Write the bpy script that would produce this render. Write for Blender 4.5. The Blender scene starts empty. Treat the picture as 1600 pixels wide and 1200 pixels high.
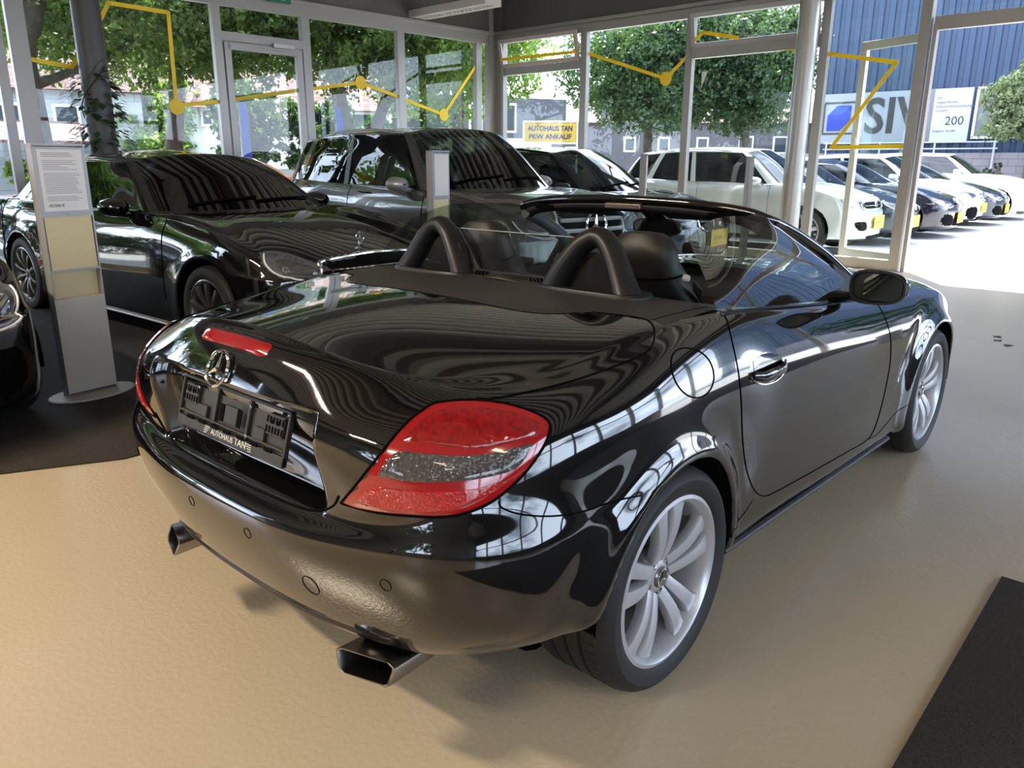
import bpy, bmesh, math, random
import numpy as np
from math import pi, sin, cos, tan, radians as R, sqrt, atan2
from mathutils import Vector, Matrix, Euler
from mathutils.bvhtree import BVHTree
random.seed(7); np.random.seed(7)
C = bpy.context.scene.collection
SC = bpy.context.scene
# ---------------------------------------------------------------- camera, sky, sun, exposure
cd = bpy.data.cameras.new('camera'); cam = bpy.data.objects.new('camera', cd); C.objects.link(cam)
cd.sensor_width = 36.0; cd.sensor_fit = 'HORIZONTAL'; cd.lens = 36.0*1222.0/1600.0
cd.clip_start = .05; cd.clip_end = 400
_y, _p, _r = .727, .277, .004
_f = Vector((cos(_y)*cos(_p), sin(_y)*cos(_p), -sin(_p))); _rt = Vector((sin(_y), -cos(_y), 0)); _up = _rt.cross(_f)
_r2 = _rt*cos(_r)+_up*sin(_r); _u2 = -_rt*sin(_r)+_up*cos(_r)
cam.matrix_world = Matrix(((_r2.x, _u2.x, -_f.x, -1.687), (_r2.y, _u2.y, -_f.y, -1.808), (_r2.z, _u2.z, -_f.z, 1.396), (0, 0, 0, 1)))
SC.camera = cam
SC.view_settings.view_transform = 'Standard'; SC.view_settings.look = 'None'
SC.view_settings.gamma = 1.0; SC.view_settings.use_curve_mapping = False
SC.view_settings.exposure = 1.1
SC.cycles.max_bounces = 9; SC.cycles.transparent_max_bounces = 24
SC.cycles.sample_clamp_indirect = 6.0; SC.cycles.caustics_reflective = False; SC.cycles.caustics_refractive = False
w = bpy.data.worlds.new('sky'); SC.world = w; w.use_nodes = True
nt = w.node_tree; nt.nodes.clear()
wo = nt.nodes.new('ShaderNodeOutputWorld'); bg = nt.nodes.new('ShaderNodeBackground')
sky = nt.nodes.new('ShaderNodeTexSky'); sky.sky_type = 'HOSEK_WILKIE'; sky.turbidity = 3.0; sky.ground_albedo = .4
SUN = Vector((.40, .27, .875)).normalized(); sky.sun_direction = SUN
# soft white clouds in the sky
tc = nt.nodes.new('ShaderNodeTexCoord'); mp = nt.nodes.new('ShaderNodeMapping'); mp.inputs['Scale'].default_value = (1, 1, 2.2)
no = nt.nodes.new('ShaderNodeTexNoise'); no.inputs['Scale'].default_value = 2.6; no.inputs['Detail'].default_value = 5
cr = nt.nodes.new('ShaderNodeValToRGB'); cr.color_ramp.elements[0].position = .36; cr.color_ramp.elements[1].position = .56
mx = nt.nodes.new('ShaderNodeMixRGB'); mx.inputs['Color2'].default_value = (1.38, 1.55, 1.95, 1)
nt.links.new(tc.outputs['Generated'], mp.inputs['Vector']); nt.links.new(mp.outputs['Vector'], no.inputs['Vector'])
nt.links.new(no.outputs['Fac'], cr.inputs['Fac']); nt.links.new(cr.outputs['Color'], mx.inputs['Fac'])
nt.links.new(sky.outputs['Color'], mx.inputs['Color1']); nt.links.new(mx.outputs['Color'], bg.inputs['Color'])
bg.inputs['Strength'].default_value = 2.8
nt.links.new(bg.outputs['Background'], wo.inputs['Surface'])
sd = bpy.data.lights.new('sun', 'SUN'); sd.energy = 11.0; sd.angle = R(.6); sd.color = (1, .96, .9)
sun = bpy.data.objects.new('sun', sd); C.objects.link(sun); sun.rotation_euler = SUN.to_track_quat('Z', 'Y').to_euler()
# ---------------------------------------------------------------- helpers
def V(*a): return Vector(a)
MATS = {}
def mat(name, col=(.8, .8, .8), rough=.5, metal=0.0, coat=0.0, emit=None, es=1.0, spec=.5, noise=None, bump=None, alpha=None, trans=0.0, ior=1.45):
    """principled material; noise=(scale, amount, detail) varies the colour; bump=(scale, strength, distance)"""
    if name in MATS: return MATS[name]
    m = bpy.data.materials.new(name); m.use_nodes = True; nt = m.node_tree
    b = nt.nodes['Principled BSDF']
    b.inputs['Base Color'].default_value = (*col, 1); b.inputs['Roughness'].default_value = rough
    b.inputs['Metallic'].default_value = metal; b.inputs['Coat Weight'].default_value = coat
    b.inputs['Coat Roughness'].default_value = .015
    b.inputs['Specular IOR Level'].default_value = spec; b.inputs['IOR'].default_value = ior
    b.inputs['Transmission Weight'].default_value = trans
    if emit: b.inputs['Emission Color'].default_value = (*emit, 1); b.inputs['Emission Strength'].default_value = es
    if noise or bump:
        t = nt.nodes.new('ShaderNodeTexCoord')
    if noise:
        n = nt.nodes.new('ShaderNodeTexNoise'); n.inputs['Scale'].default_value = noise[0]; n.inputs['Detail'].default_value = noise[2] if len(noise) > 2 else 4
        nt.links.new(t.outputs['Object'], n.inputs['Vector'])
        r = nt.nodes.new('ShaderNodeValToRGB'); a = noise[1]
        r.color_ramp.elements[0].position = .3; r.color_ramp.elements[1].position = .7
        r.color_ramp.elements[0].color = (*[max(0, c*(1-a)) for c in col], 1); r.color_ramp.elements[1].color = (*[min(1, c*(1+a)) for c in col], 1)
        nt.links.new(n.outputs['Fac'], r.inputs['Fac']); nt.links.new(r.outputs['Color'], b.inputs['Base Color'])
    if bump:
        n = nt.nodes.new('ShaderNodeTexNoise'); n.inputs['Scale'].default_value = bump[0]; n.inputs['Detail'].default_value = 3
        nt.links.new(t.outputs['Object'], n.inputs['Vector'])
        bp = nt.nodes.new('ShaderNodeBump'); bp.inputs['Strength'].default_value = bump[1]; bp.inputs['Distance'].default_value = bump[2]
        nt.links.new(n.outputs['Fac'], bp.inputs['Height']); nt.links.new(bp.outputs['Normal'], b.inputs['Normal'])
    MATS[name] = m; return m
def glassmat(name, tint=(1, 1, 1), refl=1.0, rough=0.0):
    """thin pane: tinted see-through with fresnel reflection"""
    if name in MATS: return MATS[name]
    m = bpy.data.materials.new(name); m.use_nodes = True; nt = m.node_tree; nt.nodes.clear()
    o = nt.nodes.new('ShaderNodeOutputMaterial'); t = nt.nodes.new('ShaderNodeBsdfTransparent'); g = nt.nodes.new('ShaderNodeBsdfGlossy')
    t.inputs['Color'].default_value = (*tint, 1); g.inputs['Roughness'].default_value = rough
    mx = nt.nodes.new('ShaderNodeMixShader'); f = nt.nodes.new('ShaderNodeFresnel'); f.inputs['IOR'].default_value = 1.5
    k = nt.nodes.new('ShaderNodeMath'); k.operation = 'MULTIPLY'; k.inputs[1].default_value = refl; k.use_clamp = True
    ge = nt.nodes.new('ShaderNodeNewGeometry'); iv = nt.nodes.new('ShaderNodeMath'); iv.operation = 'SUBTRACT'; iv.inputs[0].default_value = 1.0
    # the same reflectance from both faces of the pane
    lw = nt.nodes.new('ShaderNodeLayerWeight'); lw.inputs['Blend'].default_value = .5
    pw = nt.nodes.new('ShaderNodeMath'); pw.operation = 'POWER'; pw.inputs[1].default_value = 4.0
    ml = nt.nodes.new('ShaderNodeMath'); ml.operation = 'MULTIPLY_ADD'; ml.inputs[1].default_value = .85; ml.inputs[2].default_value = .045
    nt.links.new(lw.outputs['Facing'], pw.inputs[0]); nt.links.new(pw.outputs[0], ml.inputs[0]); nt.links.new(ml.outputs[0], k.inputs[0])
    nt.nodes.remove(f); nt.nodes.remove(ge); nt.nodes.remove(iv)
    nt.links.new(k.outputs[0], mx.inputs['Fac']); nt.links.new(t.outputs[0], mx.inputs[1]); nt.links.new(g.outputs[0], mx.inputs[2])
    nt.links.new(mx.outputs[0], o.inputs['Surface']); MATS[name] = m; return m

class MB:
    """collects shapes and links them as ONE mesh object"""
    def __init__(s): s.v = []; s.f = []; s.mi = []; s.cur = 0
    def add(s, vs, fs):
        o = len(s.v); s.v += [tuple(v) for v in vs]; s.f += [tuple(i+o for i in f) for f in fs]; s.mi += [s.cur]*len(fs); return s
    def box(s, c, d, rot=None):
        h = [x/2 for x in d]; M = Euler(rot).to_matrix() if rot is not None else None
        vs = []
        for x in (-1, 1):
            for y in (-1, 1):
                for z in (-1, 1):
                    p = Vector((x*h[0], y*h[1], z*h[2])); p = M @ p if M else p; vs.append(p+Vector(c))
        return s.add(vs, [(0, 1, 3, 2), (4, 6, 7, 5), (0, 4, 5, 1), (2, 3, 7, 6), (0, 2, 6, 4), (1, 5, 7, 3)])
    def bar(s, a, b, wd, ht, up=(0, 0, 1)):
        """box beam from a to b, wd across, ht along up"""
        a, b = Vector(a), Vector(b); d = (b-a).normalized(); u = Vector(up); r = d.cross(u).normalized(); u = r.cross(d)
        vs = [p+r*i*wd/2+u*j*ht/2 for p in (a, b) for i, j in ((-1, -1), (1, -1), (1, 1), (-1, 1))]
        return s.add(vs, [(0, 3, 2, 1), (4, 5, 6, 7), (0, 1, 5, 4), (1, 2, 6, 5), (2, 3, 7, 6), (3, 0, 4, 7)])
    def prism(s, poly, a, b):
        """polygon (list of 3D points) swept from offset a to offset b"""
        n = len(poly); a, b = Vector(a), Vector(b)
        vs = [Vector(p)+a for p in poly]+[Vector(p)+b for p in poly]
        return s.add(vs, [tuple(range(n-1, -1, -1)), tuple(range(n, 2*n))]+[(i, (i+1) % n, n+(i+1) % n, n+i) for i in range(n)])
    def grid(s, P, close_u=False, close_v=False):
        P = np.asarray(P); nu, nv = P.shape[:2]; vs = P.reshape(-1, 3).tolist(); fs = []
        for i in range(nu if close_u else nu-1):
            for j in range(nv if close_v else nv-1):
                a, b = i, (i+1) % nu; c, d = j, (j+1) % nv; fs.append((a*nv+c, b*nv+c, b*nv+d, a*nv+d))
        return s.add(vs, fs)
    def tube(s, pts, r, n=10, cap=True, flat=1.0, up=(0, 0, 1)):
        """round bar along points; r is a number or one per point; flat squashes it across 'up'"""
        pts = [Vector(p) for p in pts]; m = len(pts); rs = r if hasattr(r, '__len__') else [r]*m; rings = []
        pr = None
        for i, p in enumerate(pts):
            t = (pts[min(i+1, m-1)]-pts[max(i-1, 0)]).normalized()
            if pr is None:
                u = Vector(up); 
                if abs(t.dot(u)) > .95: u = Vector((1, 0, 0)) if abs(t.x) < .9 else Vector((0, 1, 0))
                pr = t.cross(u).normalized()
            pr = (pr-t*pr.dot(t)).normalized(); q = t.cross(pr)
            rings.append([p+pr*cos(2*pi*k/n)*rs[i]+q*sin(2*pi*k/n)*rs[i]*flat for k in range(n)])
        o = len(s.v); s.grid(np.array([[list(v) for v in rg] for rg in rings]), close_v=True)
        if cap: s.f += [tuple(o+k for k in range(n)), tuple(o+(m-1)*n+k for k in range(n-1, -1, -1))]; s.mi += [s.cur]*2
        return s
    def lathe(s, prof, n=48, axis='y', c=(0, 0, 0), close=False):
        """profile of (radius, height along axis)"""
        P = []
        for k in range(n):
            a = 2*pi*k/n; row = []
            for r, h in prof:
                q = {'y': (r*cos(a), h, r*sin(a)), 'z': (r*cos(a), r*sin(a), h), 'x': (h, r*cos(a), r*sin(a))}[axis]
                row.append([q[0]+c[0], q[1]+c[1], q[2]+c[2]])
            P.append(row)
        return s.grid(np.array(P), close_u=True, close_v=close)
    def xf(s, M):
        s.v = [tuple(M @ Vector(v)) for v in s.v]; return s
    def build(s, name, m=None, parent=None, smooth=40, bevel=0, weld=False, label=None, segs=2):
        me = bpy.data.meshes.new(name); me.from_pydata(s.v, [], s.f)
        ms = m if isinstance(m, (list, tuple)) else [m]
        for x in ms:
            if x: me.materials.append(x)
        if len(ms) > 1: me.polygons.foreach_set('material_index', s.mi)
        bm = bmesh.new(); bm.from_mesh(me)
        if weld: bmesh.ops.remove_doubles(bm, verts=bm.verts, dist=1e-5)
        bmesh.ops.recalc_face_normals(bm, faces=bm.faces); bm.to_mesh(me); bm.free()
        if smooth:
            me.shade_smooth(); me.set_sharp_from_angle(angle=R(smooth))
        o = bpy.data.objects.new(name, me); C.objects.link(o)
        if parent: o.parent = parent
        if bevel:
            b = o.modifiers.new('bevel', 'BEVEL'); b.width = bevel; b.segments = segs; b.limit_method = 'ANGLE'; b.angle_limit = R(40); b.harden_normals = True
        if label: o['label'] = label
        return o
def tag(o, label=None, cat=None, group=None, kind=None):
    for k, v in (('label', label), ('category', cat), ('group', group), ('kind', kind)):
        if v: o[k] = v
    return o
def thing(name, label, cat, loc=(0, 0, 0), rz=0.0, group=None):
    o = bpy.data.objects.new(name, None); C.objects.link(o); o.location = loc; o.rotation_euler = (0, 0, rz); o.empty_display_size = .1
    return tag(o, label, cat, group)
def struct(o): o['kind'] = 'structure'; return o
def explode(o):
    """one object per loose piece, all with the name, parent and material of the first"""
    me = o.data; n = len(me.vertices); par = list(range(n))
    def find(a):
        while par[a] != a: par[a] = par[par[a]]; a = par[a]
        return a
    for e in me.edges: par[find(e.vertices[0])] = find(e.vertices[1])
    grp = {}
    for p in me.polygons: grp.setdefault(find(p.vertices[0]), []).append(tuple(p.vertices))
    for k, fs in enumerate(grp.values()):
        used = sorted({a for f in fs for a in f}); mp = {a: i for i, a in enumerate(used)}
        m2 = bpy.data.meshes.new(o.name); m2.from_pydata([me.vertices[a].co[:] for a in used], [], [tuple(mp[a] for a in f) for f in fs])
        for m in me.materials: m2.materials.append(m)
        if me.polygons[0].use_smooth: m2.shade_smooth(); m2.set_sharp_from_angle(angle=R(40))
        if k == 0: first = m2
        else:
            q = bpy.data.objects.new(o.name.split('.')[0], m2); C.objects.link(q); q.parent = o.parent; q.matrix_parent_inverse = o.matrix_parent_inverse
    o.data = first
def kids(o): return [x for x in list(bpy.data.objects) if x.parent == o]
def copy_tree(o, parent=None):
    c = o.copy(); C.objects.link(c); c.parent = parent
    for ch in kids(o): copy_tree(ch, c)
    return c
def text(name, body, size, m, M, parent=None, ext=.001, align='CENTER', bold=0, sx=1.0, lines=1.0):
    """lettering as a mesh: the text lies in the XY plane of matrix M"""
    cu = bpy.data.curves.new(name, 'FONT'); cu.body = body; cu.size = size; cu.align_x = align; cu.align_y = 'CENTER'; cu.extrude = ext
    cu.offset = bold; cu.resolution_u = 3; cu.space_line = lines
    o = bpy.data.objects.new(name, cu); C.objects.link(o); dg = bpy.context.evaluated_depsgraph_get(); dg.update()
    me = bpy.data.meshes.new_from_object(o.evaluated_get(dg)); bpy.data.objects.remove(o)
    S = Matrix.Diagonal((sx, 1, 1, 1)); me.transform(M @ S); me.materials.clear(); me.materials.append(m)
    t = bpy.data.objects.new(name, me); C.objects.link(t)
    if parent: t.parent = parent
    return t
def frame(origin, xdir, ydir):
    x = Vector(xdir).normalized(); y = Vector(ydir); y = (y-x*y.dot(x)).normalized(); z = x.cross(y)
    return Matrix(((x.x, y.x, z.x, origin[0]), (x.y, y.y, z.y, origin[1]), (x.z, y.z, z.z, origin[2]), (0, 0, 0, 1)))
# ---- smooth surfaces through a table of points
def spline_matrix(t, ts):
    """matrix that maps values at knots t to natural cubic spline values at ts"""
    n = len(t); h = np.diff(t); A = np.eye(n); B = np.zeros((n, n))
    for i in range(1, n-1):
        A[i, i-1] = h[i-1]; A[i, i] = 2*(h[i-1]+h[i]); A[i, i+1] = h[i]
        B[i, i+1] += 6/h[i]; B[i, i] -= 6/h[i]+6/h[i-1]; B[i, i-1] += 6/h[i-1]
    Mm = np.linalg.solve(A, B); W = np.zeros((len(ts), n))
    for k, x in enumerate(ts):
        i = min(max(np.searchsorted(t, x)-1, 0), n-2); a = (t[i+1]-x)/h[i]; b = (x-t[i])/h[i]
        W[k, i] += a; W[k, i+1] += b
        W[k] += ((a**3-a)*Mm[i]+(b**3-b)*Mm[i+1])*h[i]**2/6
    return W
def knots(T, axis, p=.6):
    d = np.linalg.norm(np.diff(T, axis=axis), axis=2).mean(axis=1-axis)
    return np.concatenate([[0], np.cumsum(np.maximum(d, .004)**p)])
def tensor(T, nr, ns, mirror_s=True, mirror_top=True):
    """T[row, station] = (x, w, z); nr/ns = samples per interval (number or list). Returns P and the row / station index of each sample.
    Mirrored phantom rows keep the surface smooth across the car's centre line"""
    T = np.asarray(T, float); nR, nS = T.shape[:2]; m = np.array([1, -1, 1]); E = T; r0 = s0 = 0
    if mirror_s: E = np.concatenate([(E[:, 2:0:-1])*m, E, (E[:, -2:-4:-1])*m], axis=1); s0 = 2
    if mirror_top: E = np.concatenate([E, (E[-2:-4:-1])*m], axis=0)
    kr, ks = knots(E, 0), knots(E, 1)
    def samp(k, o, n, cnt):
        ts, idx = [], []
        for i in range(n-1):
            c = cnt[i] if hasattr(cnt, '__len__') else cnt
            for j in range(c): ts.append(k[o+i]+(k[o+i+1]-k[o+i])*j/c); idx.append(i+j/c)
        ts.append(k[o+n-1]); idx.append(n-1.0); return np.array(ts), np.array(idx)
    tr, ir = samp(kr, 0, nR, nr); ts, is_ = samp(ks, s0, nS, ns)
    W1 = spline_matrix(kr, tr); W2 = spline_matrix(ks, ts)
    P = np.einsum('ai,bj,ijk->abk', W1, W2, E)
    if mirror_s: P[:, 0, 1] = 0; P[:, -1, 1] = 0
    if mirror_top: P[-1, :, 1] = 0
    return P, ir, is_
def snap_cut(P, alive, f, cell, mask=None):
    """remove where f(P)<0, sliding the nearly cut vertices onto f=0 so that the edge is smooth"""
    e = 1e-4; fv = f(P)
    g = np.stack([(f(P+np.eye(3)[k]*e)-fv)/e for k in range(3)], -1); gn = (g**2).sum(-1)+1e-9
    near = (fv < 0) & (fv > -cell)
    if mask is not None: near &= mask
    Q = P - (fv/gn)[..., None]*g; P[near] = Q[near]
    dead = (fv <= -cell)
    if mask is not None: dead &= mask
    alive &= ~dead
    return P, alive
class Shell:
    """car skin: both halves as one welded mesh, then handed out panel by panel with the normals of the whole"""
    def __init__(s, P, alive):
        nr, ns = P.shape[:2]; s.nr, s.ns = nr, ns
        vs = []; idx = -np.ones((2, nr, ns), int)
        for side in (0, 1):
            for i in range(nr):
                for j in range(ns):
                    p = P[i, j]
                    if side and abs(p[1]) < 1e-6: idx[1, i, j] = idx[0, i, j]; continue
                    idx[side, i, j] = len(vs); vs.append((p[0], -p[1] if side == 0 else p[1], p[2]))
        s.v = np.array(vs); s.faces = []; s.key = []
        for side in (0, 1):
            for i in range(nr-1):
                for j in range(ns-1):
                    if alive[i, j] and alive[i+1, j] and alive[i, j+1] and alive[i+1, j+1]:
                        q = [idx[side, i, j], idx[side, i, j+1], idx[side, i+1, j+1], idx[side, i+1, j]]
                        if side: q = q[::-1]
                        q2 = []
                        for a in q:
                            if a not in q2: q2.append(a)
                        if len(q2) < 3: continue
                        s.faces.append(q2); s.key.append((side, i, j))
        tri = [[f[0], f[1], f[2]] for f in s.faces]+[[f[0], f[2], f[3]] for f in s.faces if len(f) > 3]
        tri = np.array(tri); n = np.cross(s.v[tri[:, 1]]-s.v[tri[:, 0]], s.v[tri[:, 2]]-s.v[tri[:, 0]])
        N = np.zeros_like(s.v)
        for k in range(3): np.add.at(N, tri[:, k], n)
        s.n = N/np.maximum(np.linalg.norm(N, axis=1, keepdims=True), 1e-12)
        s.bvh = BVHTree.FromPolygons([Vector(v) for v in s.v], [tuple(f) for f in s.faces])
        s.cen = np.array([s.v[f].mean(0) for f in s.faces])
    def panel(s, sel, name, m, parent, thick=0.0, label=None):
        ids = [k for k, q in enumerate(sel) if q]
        if not ids: return None
        used = sorted({a for k in ids for a in s.faces[k]}); mp = {a: i for i, a in enumerate(used)}
        me = bpy.data.meshes.new(name); me.from_pydata([tuple(s.v[a]) for a in used], [], [tuple(mp[a] for a in s.faces[k]) for k in ids])
        me.materials.append(m); me.shade_smooth(); me.normals_split_custom_set_from_vertices([tuple(s.n[a]) for a in used])
        o = bpy.data.objects.new(name, me); C.objects.link(o); o.parent = parent
        if label: o['label'] = label
        return o
    def hit(s, o, d):
        r = s.bvh.ray_cast(Vector(o), Vector(d).normalized()); return r[0], r[1]
PROJ = {  # name: (2D -> ray origin, direction) for the right side; y flips for the left one
    'side': lambda a, b: ((a, -3, b), (0, 1, 0)), 'rear': lambda a, b: ((-3, -a, b), (1, 0, 0)), 'front': lambda a, b: ((6, -a, b), (-1, 0, 0)),
    'top': lambda a, b: ((a, -b, 3), (0, 0, -1)), 'rq': lambda a, b: ((a/2-2, -a/2-2, b), (1, 1, 0)), 'fq': lambda a, b: ((a/2+4, a/2-4, b), (-1, 1, 0))}
def patch(sh, proj, outline, off=.003, rings=8, side=-1, sub=3, centre=None):
    """a smooth panel lying on the skin inside a 2D outline; returns MB"""
    n0 = len(outline); pts = []
    for i in range(n0):
        p0, p1, p2, p3 = [np.array(outline[(i+k) % n0], float) for k in (-1, 0, 1, 2)]
        for j in range(sub):
            t = j/sub; pts.append(.5*((2*p1)+(-p0+p2)*t+(2*p0-5*p1+4*p2-p3)*t*t+(-p0+3*p1-3*p2+p3)*t**3))
    pts = np.array(pts); c = np.array(centre) if centre else pts.mean(0); G = []
    last = None
    for k in range(rings+1):
        t = 1-k/rings*.999; row = []
        for q in pts:
            a, b = c+(q-c)*t; o, d = PROJ[proj](a, b)
            if side > 0: o = (o[0], -o[1], o[2]); d = (d[0], -d[1], d[2])
            h, nn = sh.hit(o, d)
            if h is None: h, nn = (last if last else (Vector(o)+Vector(d)*2, Vector((0, 0, 1))))
            last = (h, nn)
            if nn.dot(Vector(d)) > 0: nn = -nn
            row.append(list(h+nn*(off*min(1, k/1.0) if k else 0.0)))
        G.append(row)
    mb = MB(); mb.grid(np.array(G), close_v=True); return mb
def on_skin(sh, proj, pts, side=-1, sub=6, off=.0):
    """points of a line laid on the skin"""
    P = [np.array(p, float) for p in pts]; n = len(P); out = []
    for i in range(n-1):
        p0, p1, p2, p3 = P[max(i-1, 0)], P[i], P[i+1], P[min(i+2, n-1)]
        for j in range(sub+(1 if i == n-2 else 0)):
            t = j/sub; a, b = .5*((2*p1)+(-p0+p2)*t+(2*p0-5*p1+4*p2-p3)*t*t+(-p0+3*p1-3*p2+p3)*t**3)
            o, d = PROJ[proj](a, b)
            if side > 0: o = (o[0], -o[1], o[2]); d = (d[0], -d[1], d[2])
            h, nn = sh.hit(o, d)
            if h is not None:
                if nn.dot(Vector(d)) > 0: nn = -nn
                out.append(h+nn*off)
    return out
# ---------------------------------------------------------------- materials
def paint(name, col, flake=0.0):
    m = mat(name, col, .22 if flake else .12, metal=flake, coat=1.0, spec=.5); return m
BLACK = paint('black_paint', (.004, .004, .0045)); MATS['black_paint'].node_tree.nodes['Principled BSDF'].inputs['Roughness'].default_value = .06
GAP = mat('panel_gap', (.001, .001, .001), .9, spec=.1)
RUBBER = mat('tyre_rubber', (.012, .012, .012), .62, bump=(60, .25, .002))
DARKPL = mat('dark_plastic', (.012, .012, .012), .5, bump=(300, .15, .001))
SATIN = mat('satin_black_plastic', (.010, .009, .0085), .42)
LEATHER = mat('brown_black_leather', (.019, .0155, .0135), .45, bump=(220, .25, .0012))
TONNEAU = mat('tonneau_vinyl', (.034, .030, .027), .5, bump=(400, .2, .0008))
CLOTH = mat('dark_interior_fabric', (.012, .012, .013), .85)
TRIMG = mat('grey_interior_trim', (.05, .05, .055), .6)
CHROME = mat('chrome', (.75, .75, .76), .06, metal=1.0)
STEEL = mat('brushed_steel', (.35, .33, .31), .22, metal=1.0)
ALLOY = mat('silver_alloy', (.50, .50, .52), .36, metal=.55, coat=.4)
DALLOY = mat('grey_alloy', (.18, .17, .17), .3, metal=.8, coat=.4)
IRON = mat('brake_iron', (.06, .055, .05), .45, metal=.8)
CARGLASS = glassmat('car_glass', (.50, .60, .56), 1.25)
DARKGLASS = glassmat('tinted_car_glass', (.10, .12, .12), 1.25)
WINDGLASS = glassmat('deflector_glass', (.78, .80, .79), 1.0)
MIRROR = mat('mirror_silver', (.30, .34, .34), .02, metal=1.0)
def lensmat(name, col, emi=0, rough=.05, sc=90, st=.6):
    m = mat(name, col, rough, coat=1.0, bump=None); nt = m.node_tree; b = nt.nodes['Principled BSDF']
    t = nt.nodes.new('ShaderNodeTexCoord'); v = nt.nodes.new('ShaderNodeTexVoronoi'); v.inputs['Scale'].default_value = sc
    nt.links.new(t.outputs['Object'], v.inputs['Vector'])
    bp = nt.nodes.new('ShaderNodeBump'); bp.inputs['Strength'].default_value = st; bp.inputs['Distance'].default_value = .004
    nt.links.new(v.outputs['Distance'], bp.inputs['Height']); nt.links.new(bp.outputs['Normal'], b.inputs['Normal'])
    mx = nt.nodes.new('ShaderNodeMixRGB'); mx.blend_type = 'MULTIPLY'; mx.inputs['Fac'].default_value = .75; mx.inputs['Color1'].default_value = (*col, 1)
    r = nt.nodes.new('ShaderNodeValToRGB'); r.color_ramp.elements[0].color = (.35, .35, .35, 1); r.color_ramp.elements[1].position = .6
    nt.links.new(v.outputs['Distance'], r.inputs['Fac']); nt.links.new(r.outputs['Color'], mx.inputs['Color2']); nt.links.new(mx.outputs['Color'], b.inputs['Base Color'])
    return m
RED = mat('red_lens', (.30, .004, .006), .12, coat=1.0)
REDTOP = lensmat('red_lens_reeded', (.26, .004, .006), sc=70, st=.35)
REDREF = lensmat('red_reflector', (.42, .008, .008), sc=150, st=1.0)
SMOKE = lensmat('smoked_lens', (.065, .055, .05), sc=110, st=1.0)
CLEAR = lensmat('headlamp_lens', (.09, .09, .10), sc=25, st=.6)
WHITEPL = mat('white_print', (.7, .7, .68), .5)
YELLOW = mat('yellow_plate', (.95, .62, .02), .4)
# ---------------------------------------------------------------- the showroom shell
YA, YB = R(-2.6), R(88.5)
CA = Vector((9.835, 8.921, 0)); PB = Vector((9.635, 1.283, 0))
DA = Vector((cos(YA), sin(YA), 0)); DB = Vector((cos(YB), sin(YB), 0)); NA = Vector((sin(YA)*-1, cos(YA), 0)); NB = Vector((sin(YB), -cos(YB), 0))
# NA points out through the left glass front, NB out through the entrance front
def pa(s, z=0, d=0): v = CA+DA*s+NA*d; return Vector((v.x, v.y, z))
def pb(t, z=0, d=0): v = PB+DB*t+NB*d; return Vector((v.x, v.y, z))
FRAME = mat('aluminium_frame', (.34, .32, .30), .38, metal=.35); FRAMED = mat('dark_frame', (.12, .11, .105), .45, metal=.2)
FASC = mat('brown_grey_fascia', (.115, .105, .095), .5, noise=(1.5, .08)); PANE = glassmat('window_glass', (.93, .96, .95), .45)
TAPE = mat('yellow_tape', (.98, .66, .01), .45); ROOFM = mat('roof_deck', (.70, .66, .60), .45, noise=(.8, .05)); ROOFD = mat('roof_deck_contrast', (.13, .115, .10), .7)  # upper flanges coloured dark to strengthen the ceiling stripes reflected in the paint
def floor_mat():
    m = mat('coated_floor', (.50, .41, .29), .30, spec=1.0, noise=(.35, .06, 3)); nt = m.node_tree; b = nt.nodes['Principled BSDF']
    t = nt.nodes.new('ShaderNodeTexCoord'); n = nt.nodes.new('ShaderNodeTexNoise'); n.inputs['Scale'].default_value = 55; n.inputs['Detail'].default_value = 2.5
    bp = nt.nodes.new('ShaderNodeBump'); bp.inputs['Strength'].default_value = .5; bp.inputs['Distance'].default_value = .004
    nt.links.new(t.outputs['Object'], n.inputs['Vector']); nt.links.new(n.outputs['Fac'], bp.inputs['Height']); nt.links.new(bp.outputs['Normal'], b.inputs['Normal'])
    # swept scuffs change the sheen
    w_ = nt.nodes.new('ShaderNodeTexNoise'); w_.inputs['Scale'].default_value = 1.3; w_.inputs['Detail'].default_value = 5; w_.inputs['Distortion'].default_value = 1.5
    mr = nt.nodes.new('ShaderNodeMapRange'); mr.inputs['To Min'].default_value = .22; mr.inputs['To Max'].default_value = .27
    nt.links.new(t.outputs['Object'], w_.inputs['Vector']); nt.links.new(w_.outputs['Fac'], mr.inputs['Value']); nt.links.new(mr.outputs['Result'], b.inputs['Roughness'])
    return m
c0 = pa(0); a9 = pa(-20); b9 = pb(-12)
XW, YW = -9.0, -8.0
mb = MB(); cor = [(XW, YW), (PB.x-DB.x*9.3, YW), (PB.x, PB.y), (c0.x, c0.y), (XW, a9.y+(XW-a9.x)*tan(YA))]
mb.prism([(x, y, -.25) for x, y in cor], (0, 0, 0), (0, 0, .25)); struct(mb.build('floor', floor_mat(), smooth=0))
CARPET = mat('needle_felt_carpet', (.028, .022, .017), .95, noise=(160, .55, 3), bump=(350, .5, .002))
mb = MB(); mb.prism([(x, y, .0) for x, y in ((-6.5, 4.97), (-.752, 2.176), (-.285, 1.949), (7.9, 1.95), (8.0, 8.7), (-6.5, 9.4))], (0, 0, .0005), (0, 0, .008)); tag(mb.build('floor_carpet', CARPET, smooth=0), kind='structure')
mb = MB(); mb.prism([(x, y, .0) for x, y in ((-2.2, -1.457), (1.284, -1.462), (1.276, -2.2), (1.25, -4.2), (-2.2, -4.2))], (0, 0, .0005), (0, 0, .008)); tag(mb.build('floor_carpet', CARPET, smooth=0), kind='structure')
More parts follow.
